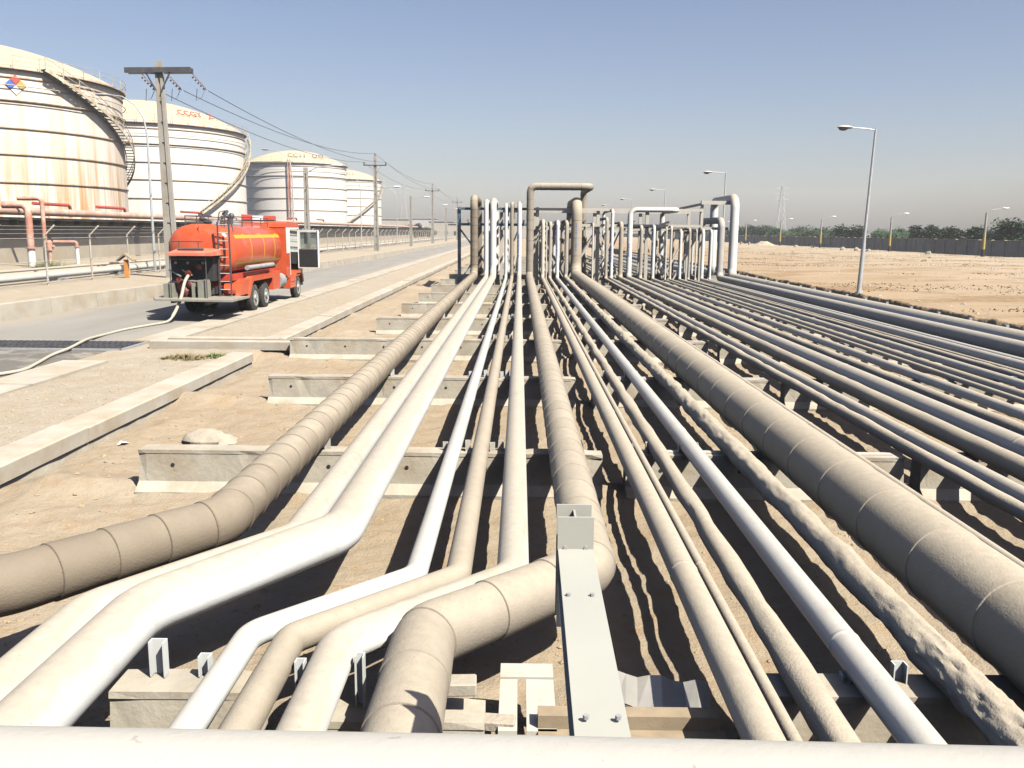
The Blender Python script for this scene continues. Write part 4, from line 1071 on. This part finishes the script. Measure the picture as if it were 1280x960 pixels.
# ------------------------------------------------------------------ utility poles
def pole(lab, h, arm=None, lamp=False, wb=.62, wt=.34, hole=True):
    t = thing('utility_pole', lab, 'utility pole', group='concrete utility poles along the road')
    m = MB(); N = int(h/.62); 
    def W(z): return wb + (wt-wb)*z/h
    d = .24
    def chunk(x0a, x1a, x0b, x1b, y0, y1, za, zb):
        m.add([(x0a,y0,za),(x1a,y0,za),(x1a,y1,za),(x0a,y1,za),(x0b,y0,zb),(x1b,y0,zb),(x1b,y1,zb),(x0b,y1,zb)], [(0,3,2,1),(4,5,6,7),(0,1,5,4),(1,2,6,5),(2,3,7,6),(3,0,4,7)])
    for s_ in (-1, 1):
        a0, b0 = W(0)/2, W(h)/2
        xa, xb = (-a0, -a0+.2) if s_ < 0 else (a0-.2, a0); ya, yb_ = (-b0, -b0+.12) if s_ < 0 else (b0-.12, b0)
        chunk(xa, xb, ya, yb_, -d/2, d/2, 0, h)
    z = 0
    while z < h - .3:
        z1 = min(z + .84, h); wa = W(z)/2 - .12; chunk(-wa, wa, -wa*.98, wa*.98, -d/2+.05, d/2-.05, z, z1); z = z1 + .16
    chunk(-W(0)/2+.12, W(0)/2-.12, -W(h)/2+.08, W(h)/2-.08, -.03, .03, 0, h-.02)
    chunk(-W(h)/2, W(h)/2, -W(h)/2, W(h)/2, -d/2-.003, d/2+.003, h-.5, h+.001)
    m.build('shaft', 'concrete_pole', t)
    if arm == 'channel':
        m = MB(); m.box(-1.65, 1.65, -.26, -.14, h-.55, h-.30); m.box(-1.62, 1.62, .14, .26, h-.55, h-.30); m.build('crossarm', 'steel_dark', t)
        m = MB()
        for s_ in (-1, 1): m.beam((s_*.14, -.2, h-1.4), (s_*.6, -.2, h-.55), .06)
        m.build('strut', 'steel_dark', t)
        for x in (-.95, .35, 1.6):
            m = MB()
            for q in range(5): m.cyl((x+q*.11, .2+.05*q, h-.68-.13*q), (x+q*.11+.05, .22+.05*q, h-.73-.13*q), .085, n=8)
            m.beam((x, .15, h-.55), (x+.55, .5, h-1.3), .035); m.build('insulator', 'porcelain', t)
            m = MB(); m.tube([(x+.5,.45,h-1.25),(x+.35,.3,h-1.7),(x+.1,.2,h-1.85),(x+.25,0,h-1.3)], .016, 4); m.build('jumper', 'wire_metal', t)
    elif arm == 'small':
        m = MB(); m.box(-1.4, 1.4, -.2, -.1, h-1.15, h-1.03); m.build('crossarm', 'steel_dark', t)
        m = MB(); 
        for s_ in (-1, 1): m.beam((s_*.2, -.15, h-1.9), (s_*.75, -.15, h-1.15), .07)
        m.build('strut', 'concrete_pole', t)
        for x in (-1.32, 0, 1.32):
            zb = h-1.03 if x else h
            m = MB(); m.cyl((x,-.15 if x else 0,zb),(x,-.15 if x else 0,zb+.32),.08,.06,8); m.build('insulator', 'porcelain', t)
    if lamp:
        zl = lamp
        m = MB(); m.tube([(.1,0,zl),(1.0,0,zl+.45),(2.2,0,zl+.6)], .045, 6); m.build('lamp_arm', 'galvanised', t, smooth=True)
        m = MB(); m.sphere((2.6,0,zl+.6),1,6,(.5,.17,.11)); m.build('lamp_head', 'truck_white', t, smooth=True)
    return t
PX = -18.0
poles = [(46.2, 10.9, 'channel', False, 'nearest concrete pole with a wide dark crossarm, behind the tanker'),
         (76, 7.8, None, 7.4, 'short concrete lamp pole seen behind the open truck door'),
         (110, 11.5, 'small', 7.3, 'concrete pole with a small crossarm and a lamp, second along the power line'),
         (145, 8.1, None, 7.4, 'short concrete lamp pole left of the third power pole'),
         (181, 11.6, 'small', 7.2, 'third power pole along the road with its crossarm'),
         (214, 8.0, None, 7.2, 'fourth lamp pole along the road, near the vanishing point'),
         (252, 11.6, 'small', False, 'fourth power pole along the road, close left of the blue frame post')]
for (y, h, arm, lamp, lab) in poles:
    o = pole(lab, h, arm, lamp, .66 if h > 10 else .5, .34); o.location = (PX if y < 100 else PX + .4, y, .5)
    if y < 50: o.rotation_euler = (0, -.012, 0)
def wire(a, b, sag, lab):
    A = Vector(a); B = Vector(b); pts = [A.lerp(B, i/24) + Vector((0,0,-sag*4*(i/24)*(1-i/24))) for i in range(25)]
    m = MB(); m.tube(pts, .022, 4); o = m.build('overhead_wire', 'wire_metal', origin=tuple(A)); tag(o, lab, 'power line', 'overhead power lines')
pp = [(46.2, 11.4, PX), (110, 12.0, PX+.4), (181, 12.1, PX+.4), (252, 12.1, PX+.4)]
for s_, side in enumerate(('left', 'middle', 'right')):
    for k in range(3):
        ya, ha, xa = pp[k]; yb_, hb, xb = pp[k+1]
        oa = ((-.45, .85, 2.1)[s_], .55, -1.3) if k == 0 else ((-1.32, 0, 1.32)[s_], -.15, (-.72, .3, -.72)[s_])
        ob = ((-1.32, 0, 1.32)[s_], -.15, (-.72, .3, -.72)[s_])
        wire((xa+oa[0], ya+oa[1], ha+oa[2]), (xb+ob[0], yb_+ob[1], hb+ob[2]), .9, '%s overhead wire of the %s span along the road' % (side, ordn(k)))
# curved lamp posts inside the fence
def goose(lab):
    t = thing('curved_lamp_post', lab, 'street lamp', group='thin curved lamp posts by the fence')
    m = MB(); m.tube([(0,0,0),(0,0,4),(0,0,7.8),(-.15,0,8.8),(-.6,0,9.5),(-1.3,0,9.95),(-2.1,0,10.05)], [.09,.075,.06,.05,.04,.035,.03], 8); m.build('pole','galvanised',t,smooth=True)
    m = MB(); m.sphere((-2.45,0,10.05),1,6,(.42,.15,.09)); m.build('lamp_head','steel_grey',t,smooth=True)
    return t
g0 = goose('thin curved lamp post in front of the second tank'); g0.location = (-21.5, 52.5, .65); gt = [(c, kids(c)) for c in kids(g0)]
for (y, lab) in ((87, 'thin curved lamp post in front of the third tank'), (124, 'thin curved lamp post in front of the farthest tank'), (160, 'thin curved lamp post right of the farthest tank')): dup(g0, (-21.9, y, .65), 0, lab, None, gt)

# ------------------------------------------------------------------ distant buildings, pylons
def building(x, y, w, d, h, mt, lab, rows=1):
    t = thing('building', lab, 'building', (x, y, .4))
    m = MB(); m.box(-w/2, w/2, -d/2, d/2, 0, h); m.build('wall', mt, t)
    m = MB(); m.box(-w/2-.3, w/2+.3, -d/2-.3, d/2+.3, h+.003, h+.3); m.build('roof', 'building_wall', t)
    n = max(1, int(w/5))
    for r_ in range(rows):
        for i in range(n):
            xx = -w/2 + (i+.5)*w/n; zz = 1.2 + r_*3.2
            m = MB(); m.box(xx-.9, xx+.9, -d/2-.04, -d/2+.05, zz, zz+1.4); m.build('window', 'window_dark', t)
building(-66, 400, 34, 12, 7.5, 'building_wall', 'long low cream building right of the farthest tank')
building(-44, 410, 12, 10, 8.0, 'building_grey', 'grey block standing right of the long cream building')
building(-33, 380, 10, 10, 6.5, 'building_wall', 'small pale building left of the blue frame post')
building(-20, 330, 12, 10, 5.2, 'building_wall', 'pale low building seen just left of the first pipe riser')
building(-6, 420, 26, 12, 6.0, 'building_wall', 'pale low building glimpsed through the left risers')
building(30, 460, 40, 12, 5.0, 'building_grey', 'grey low building glimpsed through the right risers')
for i, (x, y, s) in enumerate(((-36, 300, 1.1), (-33.5, 303, .9), (-40, 305, .8), (-31, 306, .8))):
    o = dup(protos[i % 4], (x, y, .3), i*1.7, 'round dark green tree beyond the fence near the vanishing point, %s from the left' % ['second','third','first','fourth'][i], (s, s, s), ptree[i % 4]); o['group'] = 'trees at the end of the road'
def pylon(loc, h, lab):
    t = thing('lattice_pylon', lab, 'pylon', loc); m = MB(); w = h*.085
    def c(k, z): q = w*(1-z/h)**1.1 + .35; return ((-1,1,1,-1)[k]*q, (-1,-1,1,1)[k]*q, z)
    Zs = [0, .18, .34, .48, .6, .7, .79, .87, .94, 1]
    for k in range(4):
        for a, b in zip(Zs, Zs[1:]):
            m.beam(c(k, a*h), c(k, b*h), .16); m.beam(c(k, a*h), c((k+1)%4, b*h), .08); m.beam(c((k+1)%4, a*h), c(k, b*h), .08); m.beam(c(k, b*h), c((k+1)%4, b*h), .08)
    m.build('tower', 'galvanised', t)
    m = MB()
    for z in (.72, .82, .92):
        for s_ in (-1, 1): m.beam((0,0,z*h), (s_*h*.13,0,z*h), .2); m.beam((0,0,z*h+1.4), (s_*h*.13,0,z*h), .14)
    m.build('crossarm', 'galvanised', t)
pylon((150, 520, 0), 31, 'faint lattice pylon on the horizon behind the boundary wall')
pylon((-90, 700, 0), 38, 'faint lattice pylon between the farthest tank and the third power pole')

# ------------------------------------------------------------------ fire tanker truck
def truck():
    t = thing('tanker_truck', 'red fire tanker truck parked on the road with its cab door open', 'fire truck', (-10.83, 34.0, .225))
    B = lambda nm, m, mt, par=t, **k: m.build(nm, mt, par, **k)
    # tank body (super-ellipse barrel)
    def se(hx, hz, n=48, e=2.5):
        out = []
        for i in range(n):
            a = 2*PI*i/n; c_, s_ = math.cos(a), math.sin(a)
            out.append((hx*abs(c_)**(2/e)*(1 if c_ >= 0 else -1), hz*abs(s_)**(2/e)*(1 if s_ >= 0 else -1)))
        return out
    m = MB(); n = 48; zc = 2.235; prof = [(-3.86, .0), (-3.84, .45), (-3.78, .75), (-3.68, .92), (-3.55, .985), (-3.5, 1.0), (-1.4, 1.0), (.6, 1.0), (2.35, 1.0), (2.42, .985), (2.52, .9), (2.58, .7), (2.6, 0)]
    vs = []; fs = []
    for (y, s) in prof:
        for (x, z) in se(1.16*max(s, .01), .905*max(s, .01)): vs.append((x, y, zc+z))
    for j in range(len(prof)-1):
        for i in range(n): fs.append((j*n+i, (j+1)*n+i, (j+1)*n+(i+1)%n, j*n+(i+1)%n))
    m.add(vs, fs); body = B('water_tank', m, 'truck_red', smooth=True, angle=50)
    # bands: rings standing 6 mm proud
    def band(y0, y1, k, th0, th1, mt, nm, par=body):
        m = MB(); vs = []; fs = []; q = 14
        for (yy, kk) in ((y0, 1.0), (y0, k), (y1, k), (y1, 1.0)):
            for i in range(q+1):
                a = math.radians(th0 + (th1-th0)*i/q); c_, s_ = math.cos(a), math.sin(a)
                vs.append((1.16*kk*abs(c_)**(.8)*(1 if c_ >= 0 else -1), yy, zc + .905*kk*abs(s_)**(.8)*(1 if s_ >= 0 else -1)))
        for j in range(3):
            for i in range(q): fs.append((j*(q+1)+i, (j+1)*(q+1)+i, (j+1)*(q+1)+i+1, j*(q+1)+i+1))
        m.add(vs, fs); return B(nm, m, mt, par, smooth=True)
    for s_ in (0, 1):
        a, b = (22, 31) if not s_ else (149, 158)
        band(-3.35, 2.25, 1.006, a, b, 'truck_yellow', 'yellow_stripe')
        a, b = (-29, -21) if not s_ else (201, 209)
        band(-3.35, 2.25, 1.006, a, b, 'truck_yellow', 'yellow_stripe')
        for yy in (-1.75, -.15, 1.3):
            a, b = (-21, 22) if not s_ else (158, 201); band(yy, yy + .07, 1.005, a, b, 'truck_yellow', 'yellow_strap')
    # yellow script along the side above the stripe
    m = MB(); yy = -2.9; r_ = random.Random(4)
    while yy < 2.1:
        w = r_.uniform(.08, .3); z0 = r_.uniform(.55, .60)
        for (dz, hh) in ((0, r_.uniform(.04, .12)),):
            a = math.asin(min(.95, (z0/.86))**(2.5/2)) if False else None
        zz = zc + z0; xx = 1.16*(1-((z0)/.905)**2.5)**(1/2.5)
        xx2 = 1.16*(1-((z0-.1)/.905)**2.5)**(1/2.5)
        m.add([(xx2+.012, yy, zz-.1), (xx2+.012, yy+w, zz-.1), (xx+.012, yy+w, zz-r_.uniform(0,.06)), (xx+.012, yy, zz)], [(0,1,2,3)]); yy += w + r_.uniform(.04, .2)
    B('yellow_script', m, 'truck_yellow', body)
    m = MB(); m.box(-.012,.012,-3.8,-3.76,zc-.2,zc+.84); B('seam', m, 'brass_red', body)
    # catwalk and rails on top
    m = MB(); m.box(-.42,.42,-3.3,2.2,zc+.855,zc+.90); B('walkway', m, 'tread_plate', body)
    m = MB()
    for s_ in (-1, 1):
        x = s_*.62
        for yy in (-3.3, -2.2, -1.0, .2, 1.4, 2.3): m.cyl((x,yy,zc+.80),(x,yy,zc+1.17),.018,n=6)
        m.cyl((x,-3.3,zc+1.17),(x,2.3,zc+1.17),.02,n=6); m.cyl((x,-3.3,zc+.98),(x,2.3,zc+.98),.014,n=6)
    m.cyl((-.62,-3.3,zc+1.17),(.3,-3.3,zc+1.17),.02,n=6); m.cyl((-.62,-3.3,zc+.98),(.3,-3.3,zc+.98),.014,n=6)
    B('top_rail', m, 'steel_dark', body)
    for yy in (-2.2, .0):
        m = MB(); m.cyl((0,yy,zc+.9),(0,yy,zc+1.0),.26,n=16); m.cyl((0,yy,zc+1.0),(0,yy,zc+1.04),.2,n=16); B('hatch', m, 'steel_grey', body, smooth=True)
    # monitor nozzle
    mo = MB(); mo.cyl((.25,-1.2,zc+.9),(.25,-1.2,zc+1.15),.1,n=10); mo.tube([(.25,-1.2,zc+1.15),(.05,-1.3,zc+1.28),(.25,-1.5,zc+1.36),(.35,-2.0,zc+1.25),(.40,-2.5,zc+1.10)],[.07,.07,.06,.05,.04],8)
    mo.sphere((.3,-1.2,zc+1.2),.12,5); B('water_monitor', mo, 'steel_dark', smooth=True)
    mo = MB(); mo.tube([(.75,-3.4,zc+.8),(.8,-3.4,zc+1.35),(.95,-3.3,zc+1.0),(1.02,-3.3,zc+.62)],.022,6); mo.tube([(.5,-3.4,zc+.8),(.6,-3.4,zc+1.3),(.8,-3.4,zc+1.35)],.02,6); mo.cyl((.2,-3.2,zc+.92),(-.15,-3.1,zc+1.1),.09,n=8); B('grab_rail', mo, 'steel_dark')
    # chassis
    m = MB(); 
    for s_ in (-1, 1): m.box(s_*.42-.05, s_*.42+.05, -4.0, 5.2, .78, 1.02)
    for yy in (-3.6,-1.7,.3,2.0,4.0,5.0): m.box(-.42,.42,yy-.06,yy+.06,.8,1.0)
    B('chassis', m, 'steel_dark')
    m = MB(); m.box(-1.0,1.0,-3.5,2.4,1.22,1.44); m.box(-.6,.6,-3.4,2.3,1.0,1.24); B('tank_cradle', m, 'brass_red')
    # wheels
    def wheel(x, y, w=.3, r=.51):
        s_ = 1 if x > 0 else -1
        prof = [(0,.30),(.02,.46),(.05,.5),(.1,r),(w-.1,r),(w-.05,.5),(w-.02,.46),(w,.30)]
        m = MB(); vs = []; fs = []; nn = 32
        for (dx, rr) in prof:
            for i in range(nn): a = 2*PI*i/nn; vs.append((dx*-s_, rr*math.cos(a), rr*math.sin(a)))
        for j in range(len(prof)-1):
            for i in range(nn): fs.append((j*nn+i, j*nn+(i+1)%nn, (j+1)*nn+(i+1)%nn, (j+1)*nn+i))
        m.add(vs, fs)
        for i in range(32):
            a = 2*PI*i/32; T_ = Matrix.Rotation(a, 4, 'X'); m.box(min(-s_*.07,-s_*(w-.07)), max(-s_*.07,-s_*(w-.07)), -.022, .022, r-.01, r+.012, T_)
        wh = bpy.data.objects.new('wheel', m.mesh('wheel', 'rubber', smooth=True)); COL.objects.link(wh); wh.parent = t; wh.location = (x, y, .52)
        m = MB(); m.cyl((-s_*.02,0,0),(-s_*.10,0,0),.30,.30,24); m.cyl((0,0,0),(-s_*.05,0,0),.31,.27,24,cap=False); m.cyl((s_*.03,0,0),(-s_*.04,0,0),.11,.13,14)
        for i in range(8): a = 2*PI*i/8; m.cyl((s_*.005,.19*math.cos(a),.19*math.sin(a)),(-s_*.04,.19*math.cos(a),.19*math.sin(a)),.022,n=6)
        m.build('rim', 'rim_grey', wh)
    for s_ in (-1, 1):
        for yy in (-1.75, -.38): wheel(s_*1.24, yy, .28); wheel(s_*.94, yy, .26)
        wheel(s_*1.22, 4.62, .28)
    m = MB()
    for yy in (-1.75,-.38,4.62): m.cyl((-1.0,yy,.52),(1.0,yy,.52),.09,n=10)
    B('axle', m, 'steel_dark')
    # rear fenders
    for s_ in (-1, 1):
        x0, x1 = sorted((s_*.86, s_*1.30))
        m = MB(); m.prism([(-2.75,.72),(-2.28,1.20),(-2.2,1.26),(.45,1.26),(.45,1.31),(-2.25,1.31),(-2.36,1.25),(-2.85,.72)], x0, x1, 'x')
        xs0, xs1 = sorted((s_*1.26, s_*1.30)); m.prism([(-2.86,.62),(-2.36,1.25),(-2.25,1.30),(.45,1.30),(.45,1.14),(-2.12,1.14),(-2.3,1.02),(-2.62,.62)], xs0+.002, xs1+.004, 'x')
        B('fender', m, 'truck_red')
        m = MB(); xa, xb = sorted((s_*.70, s_*1.28)); m.prism([(-3.75,.72),(-3.55,1.10),(-2.9,1.25),(-2.5,1.22),(-2.75,.74)], xa, xb, 'x'); B('rear_skirt', m, 'truck_red')
        m = MB(); xa, xb = sorted((s_*.80, s_*1.16)); m.box(xa, xb, -3.80, -3.74, .80, .92); B('tail_light', m, 'brass_red')
        m = MB(); m.cyl((s_*1.19,-2.5,1.62),(s_*1.19,.8,1.62),.085,n=12); B('suction_pipe', m, 'steel_grey', smooth=True)
        m = MB(); xa, xb = sorted((s_*.80, s_*1.26)); m.box(xa, xb, .52, 1.55, .66, 1.36); B('side_locker', m, 'truck_red')
        m = MB(); m.cyl((s_*1.0,1.7,.92),(s_*1.0,2.45,.92),.30,n=20); B('air_tank', m, 'steel_grey', smooth=True)
    # rear platform
    m = MB(); m.prism([(-1.35,-4.55),(-.95,-5.4),(1.62,-5.65),(1.62,-3.75),(-1.3,-3.75)], .66, .72, 'z'); B('rear_platform', m, 'tread_plate')
    m = MB(); m.box(-.6,-.5,-5.0,-3.6,.72-.16,.66); m.box(.5,.6,-5.0,-3.6,.5,.66); B('platform_bracket', m, 'steel_dark')
    # pump bay
    m = MB(); m.box(-.78,.62,-4.35,-3.8,1.25,2.06); B('pump_cabinet', m, 'seat_dark')
    m = MB(); m.prism([(-4.95,2.10),(-4.95,2.19),(-3.72,2.34),(-3.72,2.10)], -.66, .80, 'x'); B('canopy', m, 'truck_red_top')
    m = MB()
    for x in (-.5, .15): m.cyl((x,-4.3,2.25),(x,-4.3,2.55),.015,n=6)
    m.cyl((-.75,-4.3,2.55),(.3,-4.3,2.55),.018,n=6); m.cyl((-.5,-4.4,2.30),(.35,-4.4,2.30),.04,n=8); B('canopy_rail', m, 'steel_dark')
    m = MB(); m.cyl((-.62,-4.85,.72),(-.62,-4.85,2.12),.018,n=6); m.cyl((.56,-4.85,.72),(.56,-4.85,2.12),.018,n=6); m.cyl((-.62,-4.85,1.98),(.56,-4.85,1.98),.014,n=6); B('canopy_post', m, 'steel_dark')
    for bb in ((-.92,-.62,-4.75,-4.3,.72,1.18),(.22,.50,-4.75,-4.3,.72,1.30),(.0,.09,-4.7,-4.5,.72,1.2)):
        m = MB(); m.box(*bb); B('locker', m, 'locker_green')
    m = MB(); m.cyl((-.1,-4.36,1.6),(-.1,-4.7,1.5),.10,n=12); m.cyl((.25,-4.36,1.72),(.25,-4.6,1.72),.09,n=12); m.cyl((-.45,-4.36,1.3),(-.45,-4.6,1.3),.09,n=12); m.sphere((-.1,-4.45,1.15),.16,5); m.sphere((-.3,-4.4,.9),.2,5); B('pump_outlet', m, 'pump_red', smooth=True)
    m = MB(); m.beam((-.8,-4.5,1.62),(-.35,-4.65,1.42),.035); m.beam((-.35,-4.5,1.62),(.02,-4.65,1.45),.035); m.beam((-.5,-4.5,1.3),(.4,-4.62,1.25),.04); m.beam((-.1,-4.4,.95),(.35,-4.5,.88),.05)
    for x in (-.6,-.2,.3): m.cyl((x,-4.37,1.85),(x,-4.40,1.85),.05,n=10)
    B('pump_fittings', m, 'steel_grey')
    # ladder
    m = MB()
    for x in (.72, 1.10): m.beam((x,-4.02,.74),(x,-4.02,3.2),.05,.05)
    B('ladder_rail', m, 'steel_dark'); 
    m = MB()
    for k in range(9): m.cyl((.72,-4.02,.95+k*.27),(1.10,-4.02,.95+k*.27),.02,n=6)
    B('ladder_rung', m, 'galvanised')
    # cab shell
    m = MB(); W_ = 1.22
    def wallx(x, th=.05):
        xa, xb = sorted((x, x - math.copysign(th, x)))
        return xa, xb
    m.box(-W_, W_, 2.78, 2.84, .95, 3.10)                                   # back
    m.box(-W_, W_, 2.78, 5.45, 1.0, 1.08)                                  # floor
    m.prism([(5.40,1.0),(5.46,1.0),(5.46,1.95),(5.40,1.95)], -W_, W_, 'x')     # lower front
    m.box(-W_, -W_+.05, 2.84, 5.4, 1.08, 2.0)
    m.box(W_-.05, W_, 2.84, 3.42, 1.08, 2.0)                          # rear quarter, open side
    m.box(W_-.05, W_, 4.95, 5.4, 1.08, 2.0)
    B('cab', m, 'truck_red')
    m = MB(); m.box(W_-.05, W_+.004, 2.85, 3.36, 2.003, 3.05); m.box(-W_, -W_+.05, 2.84, 3.3, 2.0, 3.05); m.box(W_-.04,W_+.006,3.36,3.42,1.1,3.05); m.box(W_-.04,W_+.006,4.88,4.96,1.1,3.05); m.box(W_-.04,W_+.004,3.36,4.96,2.99,3.05); B('door_frame', m, 'truck_white')
    m = MB(); m.prism([(2.76,3.06),(2.80,3.22),(3.1,3.29),(4.7,3.25),(5.1,3.06)], -W_-.01, W_+.01, 'x'); B('cab_roof', m, 'truck_red')
    m = MB(); m.add([(-W_+.03,5.42,1.96),(W_-.03,5.42,1.96),(W_-.1,5.02,3.05),(-W_+.1,5.02,3.05)], [(0,1,2,3)]); B('windscreen', m, 'glass')
    m = MB(); m.box(.35,.95,3.3,3.95,1.08,1.65); m.box(.35,.95,3.2,3.4,1.65,2.4); m.box(-.95,.0,3.3,3.95,1.08,1.65); m.box(-.95,0,3.2,3.4,1.65,2.4); B('seat', m, 'seat_dark')
    m = MB(); m.box(-W_+.06,W_-.06,4.95,5.38,1.5,2.0); m.cyl((-.6,4.6,2.0),(-.6,4.64,2.04),.24,n=16); B('dashboard', m, 'seat_dark')
    for s_ in (-1, 1):
        xa, xb = sorted((s_*.9, s_*1.27))
        m = MB(); m.prism([(3.1,.55),(3.1,1.0),(3.72,1.0),(4.0,1.12),(4.12,1.24),(5.1,1.24),(5.35,1.02),(5.46,.7),(5.28,.7),(5.18,.98),(5.0,1.12),(4.2,1.12),(4.05,.95),(3.95,.55)], xa, xb, 'x'); B('front_fender', m, 'truck_red')
        m = MB()
        for zz in (.6,.85): m.box(s_*1.1-.2, s_*1.1+.2, 3.2, 3.85, zz, zz+.03)
        B('cab_step', m, 'truck_red_top')
    m = MB(); m.box(-1.2,1.2,5.46,5.6,.55,.85); B('bumper', m, 'truck_white')
    # open door
    d = bpy.data.objects.new('cab_door', None); COL.objects.link(d); 
    m = MB(); m.box(.0,.90,-.05,0,0,.78); D = bpy.data.objects.new('door', m.mesh('door', 'truck_red')); bpy.data.objects.remove(d)
    COL.objects.link(D); D.parent = t; D.location = (1.24, 4.93, 1.36); D.rotation_euler = (0, 0, math.radians(-14))
    m = MB(); m.box(.02,.88,-.065,-.052,.02,.76); m.build('inner_panel','seat_dark',D)
    m = MB(); m.box(0,.06,-.05,0,.78,1.5); m.box(.84,.90,-.05,0,.78,1.5); m.box(0,.90,-.05,0,1.5,1.6); m.box(.90,.93,-.08,.01,-.02,1.6); m.box(.0,.9,-.09,-.0,-.05,-.002); m.build('window_frame','truck_white',D)
    m = MB(); m.box(.06,.84,-.03,-.02,.78,1.5); m.build('window_pane','glass',D)
    m = MB(); m.box(.1,.22,.25,.30,1.0,1.5); m.beam((.0,.1,1.4),(.15,.28,1.4),.025); m.build('mirror','seat_dark',D)
    # light bar
    lb = MB(); lb.box(-.72,.62,3.3,3.6,3.30,3.36); L = B('light_bar', lb, 'steel_dark')
    for (a, b, mt) in ((-.72,-.28,'brass_red'),(-.27,.17,'truck_white'),(.18,.62,'brass_red')):
        m = MB(); m.prism([(3.28,3.365),(3.32,3.52),(3.58,3.52),(3.62,3.365)], a, b, 'x'); m.build('beacon', mt, L)
    return t
truck()
# hose
pts = [(-10.93,29.35,1.68),(-10.98,29.1,1.45),(-11.02,28.8,.95),(-11.12,28.45,.5),(-11.2,28.05,.28),(-11.42,27.2,.25),(-11.62,26.0,.25),(-11.62,24.6,.25),(-11.4,23.25,.30),(-11.2,22.4,.31),(-11.0,21.4,.29),(-10.95,20.5,.25),(-10.6,19.2,.25),(-10.4,18.2,.25),(-10.75,17.4,.25)]
def smoothp(pts, k=8):
    P_ = [Vector(p) for p in pts]; out = []
    for i in range(len(P_)-1):
        p0, p1, p2, p3 = P_[max(i-1,0)], P_[i], P_[i+1], P_[min(i+2,len(P_)-1)]
        for j in range(k):
            u = j/k; out.append(.5*((2*p1)+(p2-p0)*u+(2*p0-5*p1+4*p2-p3)*u*u+(3*p1-p0-3*p2+p3)*u**3))
    return out + [P_[-1]]
m = MB(); hp = smoothp(pts); m.tube(hp, [.052 if q.z > .4 else .037 for q in hp], 14); m.v = [v for v in m.v]
o = m.build('fire_hose', 'hose_canvas', origin=(-11, 28, .2), smooth=True); tag(o, 'pale canvas fire hose drooping from the tanker and trailing across the road', 'hose')

# ------------------------------------------------------------------ haze
hz = MB(); hz.box(-300, 330, -50, 900, -1.5, 45)
hm, nt, bs = new_mat('haze_air'); nt.nodes.remove(bs)
pv = nt.nodes.new('ShaderNodeVolumePrincipled'); pv.inputs['Color'].default_value = (.90, .92, .95, 1); pv.inputs['Density'].default_value = .00042; pv.inputs['Anisotropy'].default_value = 0
nt.links.new(pv.outputs[0], nt.nodes['Material Output'].inputs['Volume']); M['haze_air'] = hm
HAZE = hz.build('haze', 'haze_air'); tag(HAZE, 'thin dusty desert haze over the whole plain', 'haze', kind='stuff')

# ------------------------------------------------------------------ light, sky, camera
S = Vector((.485, -.44, .80)).normalized()
w = bpy.data.worlds.new('World'); sc.world = w; w.use_nodes = True; nt = w.node_tree
sky = nt.nodes.new('ShaderNodeTexSky'); sky.sky_type = 'NISHITA'; sky.sun_disc = False
sky.sun_elevation = math.asin(S.z); sky.sun_rotation = math.atan2(S.x, S.y)
sky.altitude = 0; sky.air_density = 1.0; sky.dust_density = 1.6; sky.ozone_density = 1.5
nt.links.new(mixc(nt, 1.0, sky.outputs[0], (1.06, .965, 1.0), 'MULTIPLY'), nt.nodes['Background'].inputs[0]); nt.nodes['Background'].inputs[1].default_value = .0585
L = bpy.data.lights.new('sun', 'SUN'); L.energy = 5.0; L.angle = math.radians(.5); L.color = (1.0, .945, .84)
lo = bpy.data.objects.new('sun', L); COL.objects.link(lo); lo.rotation_euler = S.to_track_quat('Z', 'Y').to_euler(); lo.location = (30, -10, 60)

cam = bpy.data.cameras.new('camera'); co_ = bpy.data.objects.new('camera', cam); COL.objects.link(co_); sc.camera = co_
cam.sensor_width = 36; cam.lens = 36*1108/1280; cam.clip_start = .05; cam.clip_end = 12000
Rv = Vector((0.99992937, 0.00889374, 0.00788355)); Uv = Vector((-0.00928007, 0.16987041, 0.98542271)); Fv = Vector((-0.00742491, 0.98542628, -0.16994095))
co_.matrix_world = Matrix(((Rv.x, Uv.x, -Fv.x, 0), (Rv.y, Uv.y, -Fv.y, 0), (Rv.z, Uv.z, -Fv.z, 3.2), (0, 0, 0, 1)))
sc.view_settings.view_transform = 'Standard'; sc.view_settings.look = 'None'; sc.view_settings.exposure = 1.1; sc.view_settings.gamma = 1.0
sc.cycles.max_bounces = 6; sc.cycles.diffuse_bounces = 0; sc.cycles.volume_bounces = 0; sc.cycles.use_denoising = True
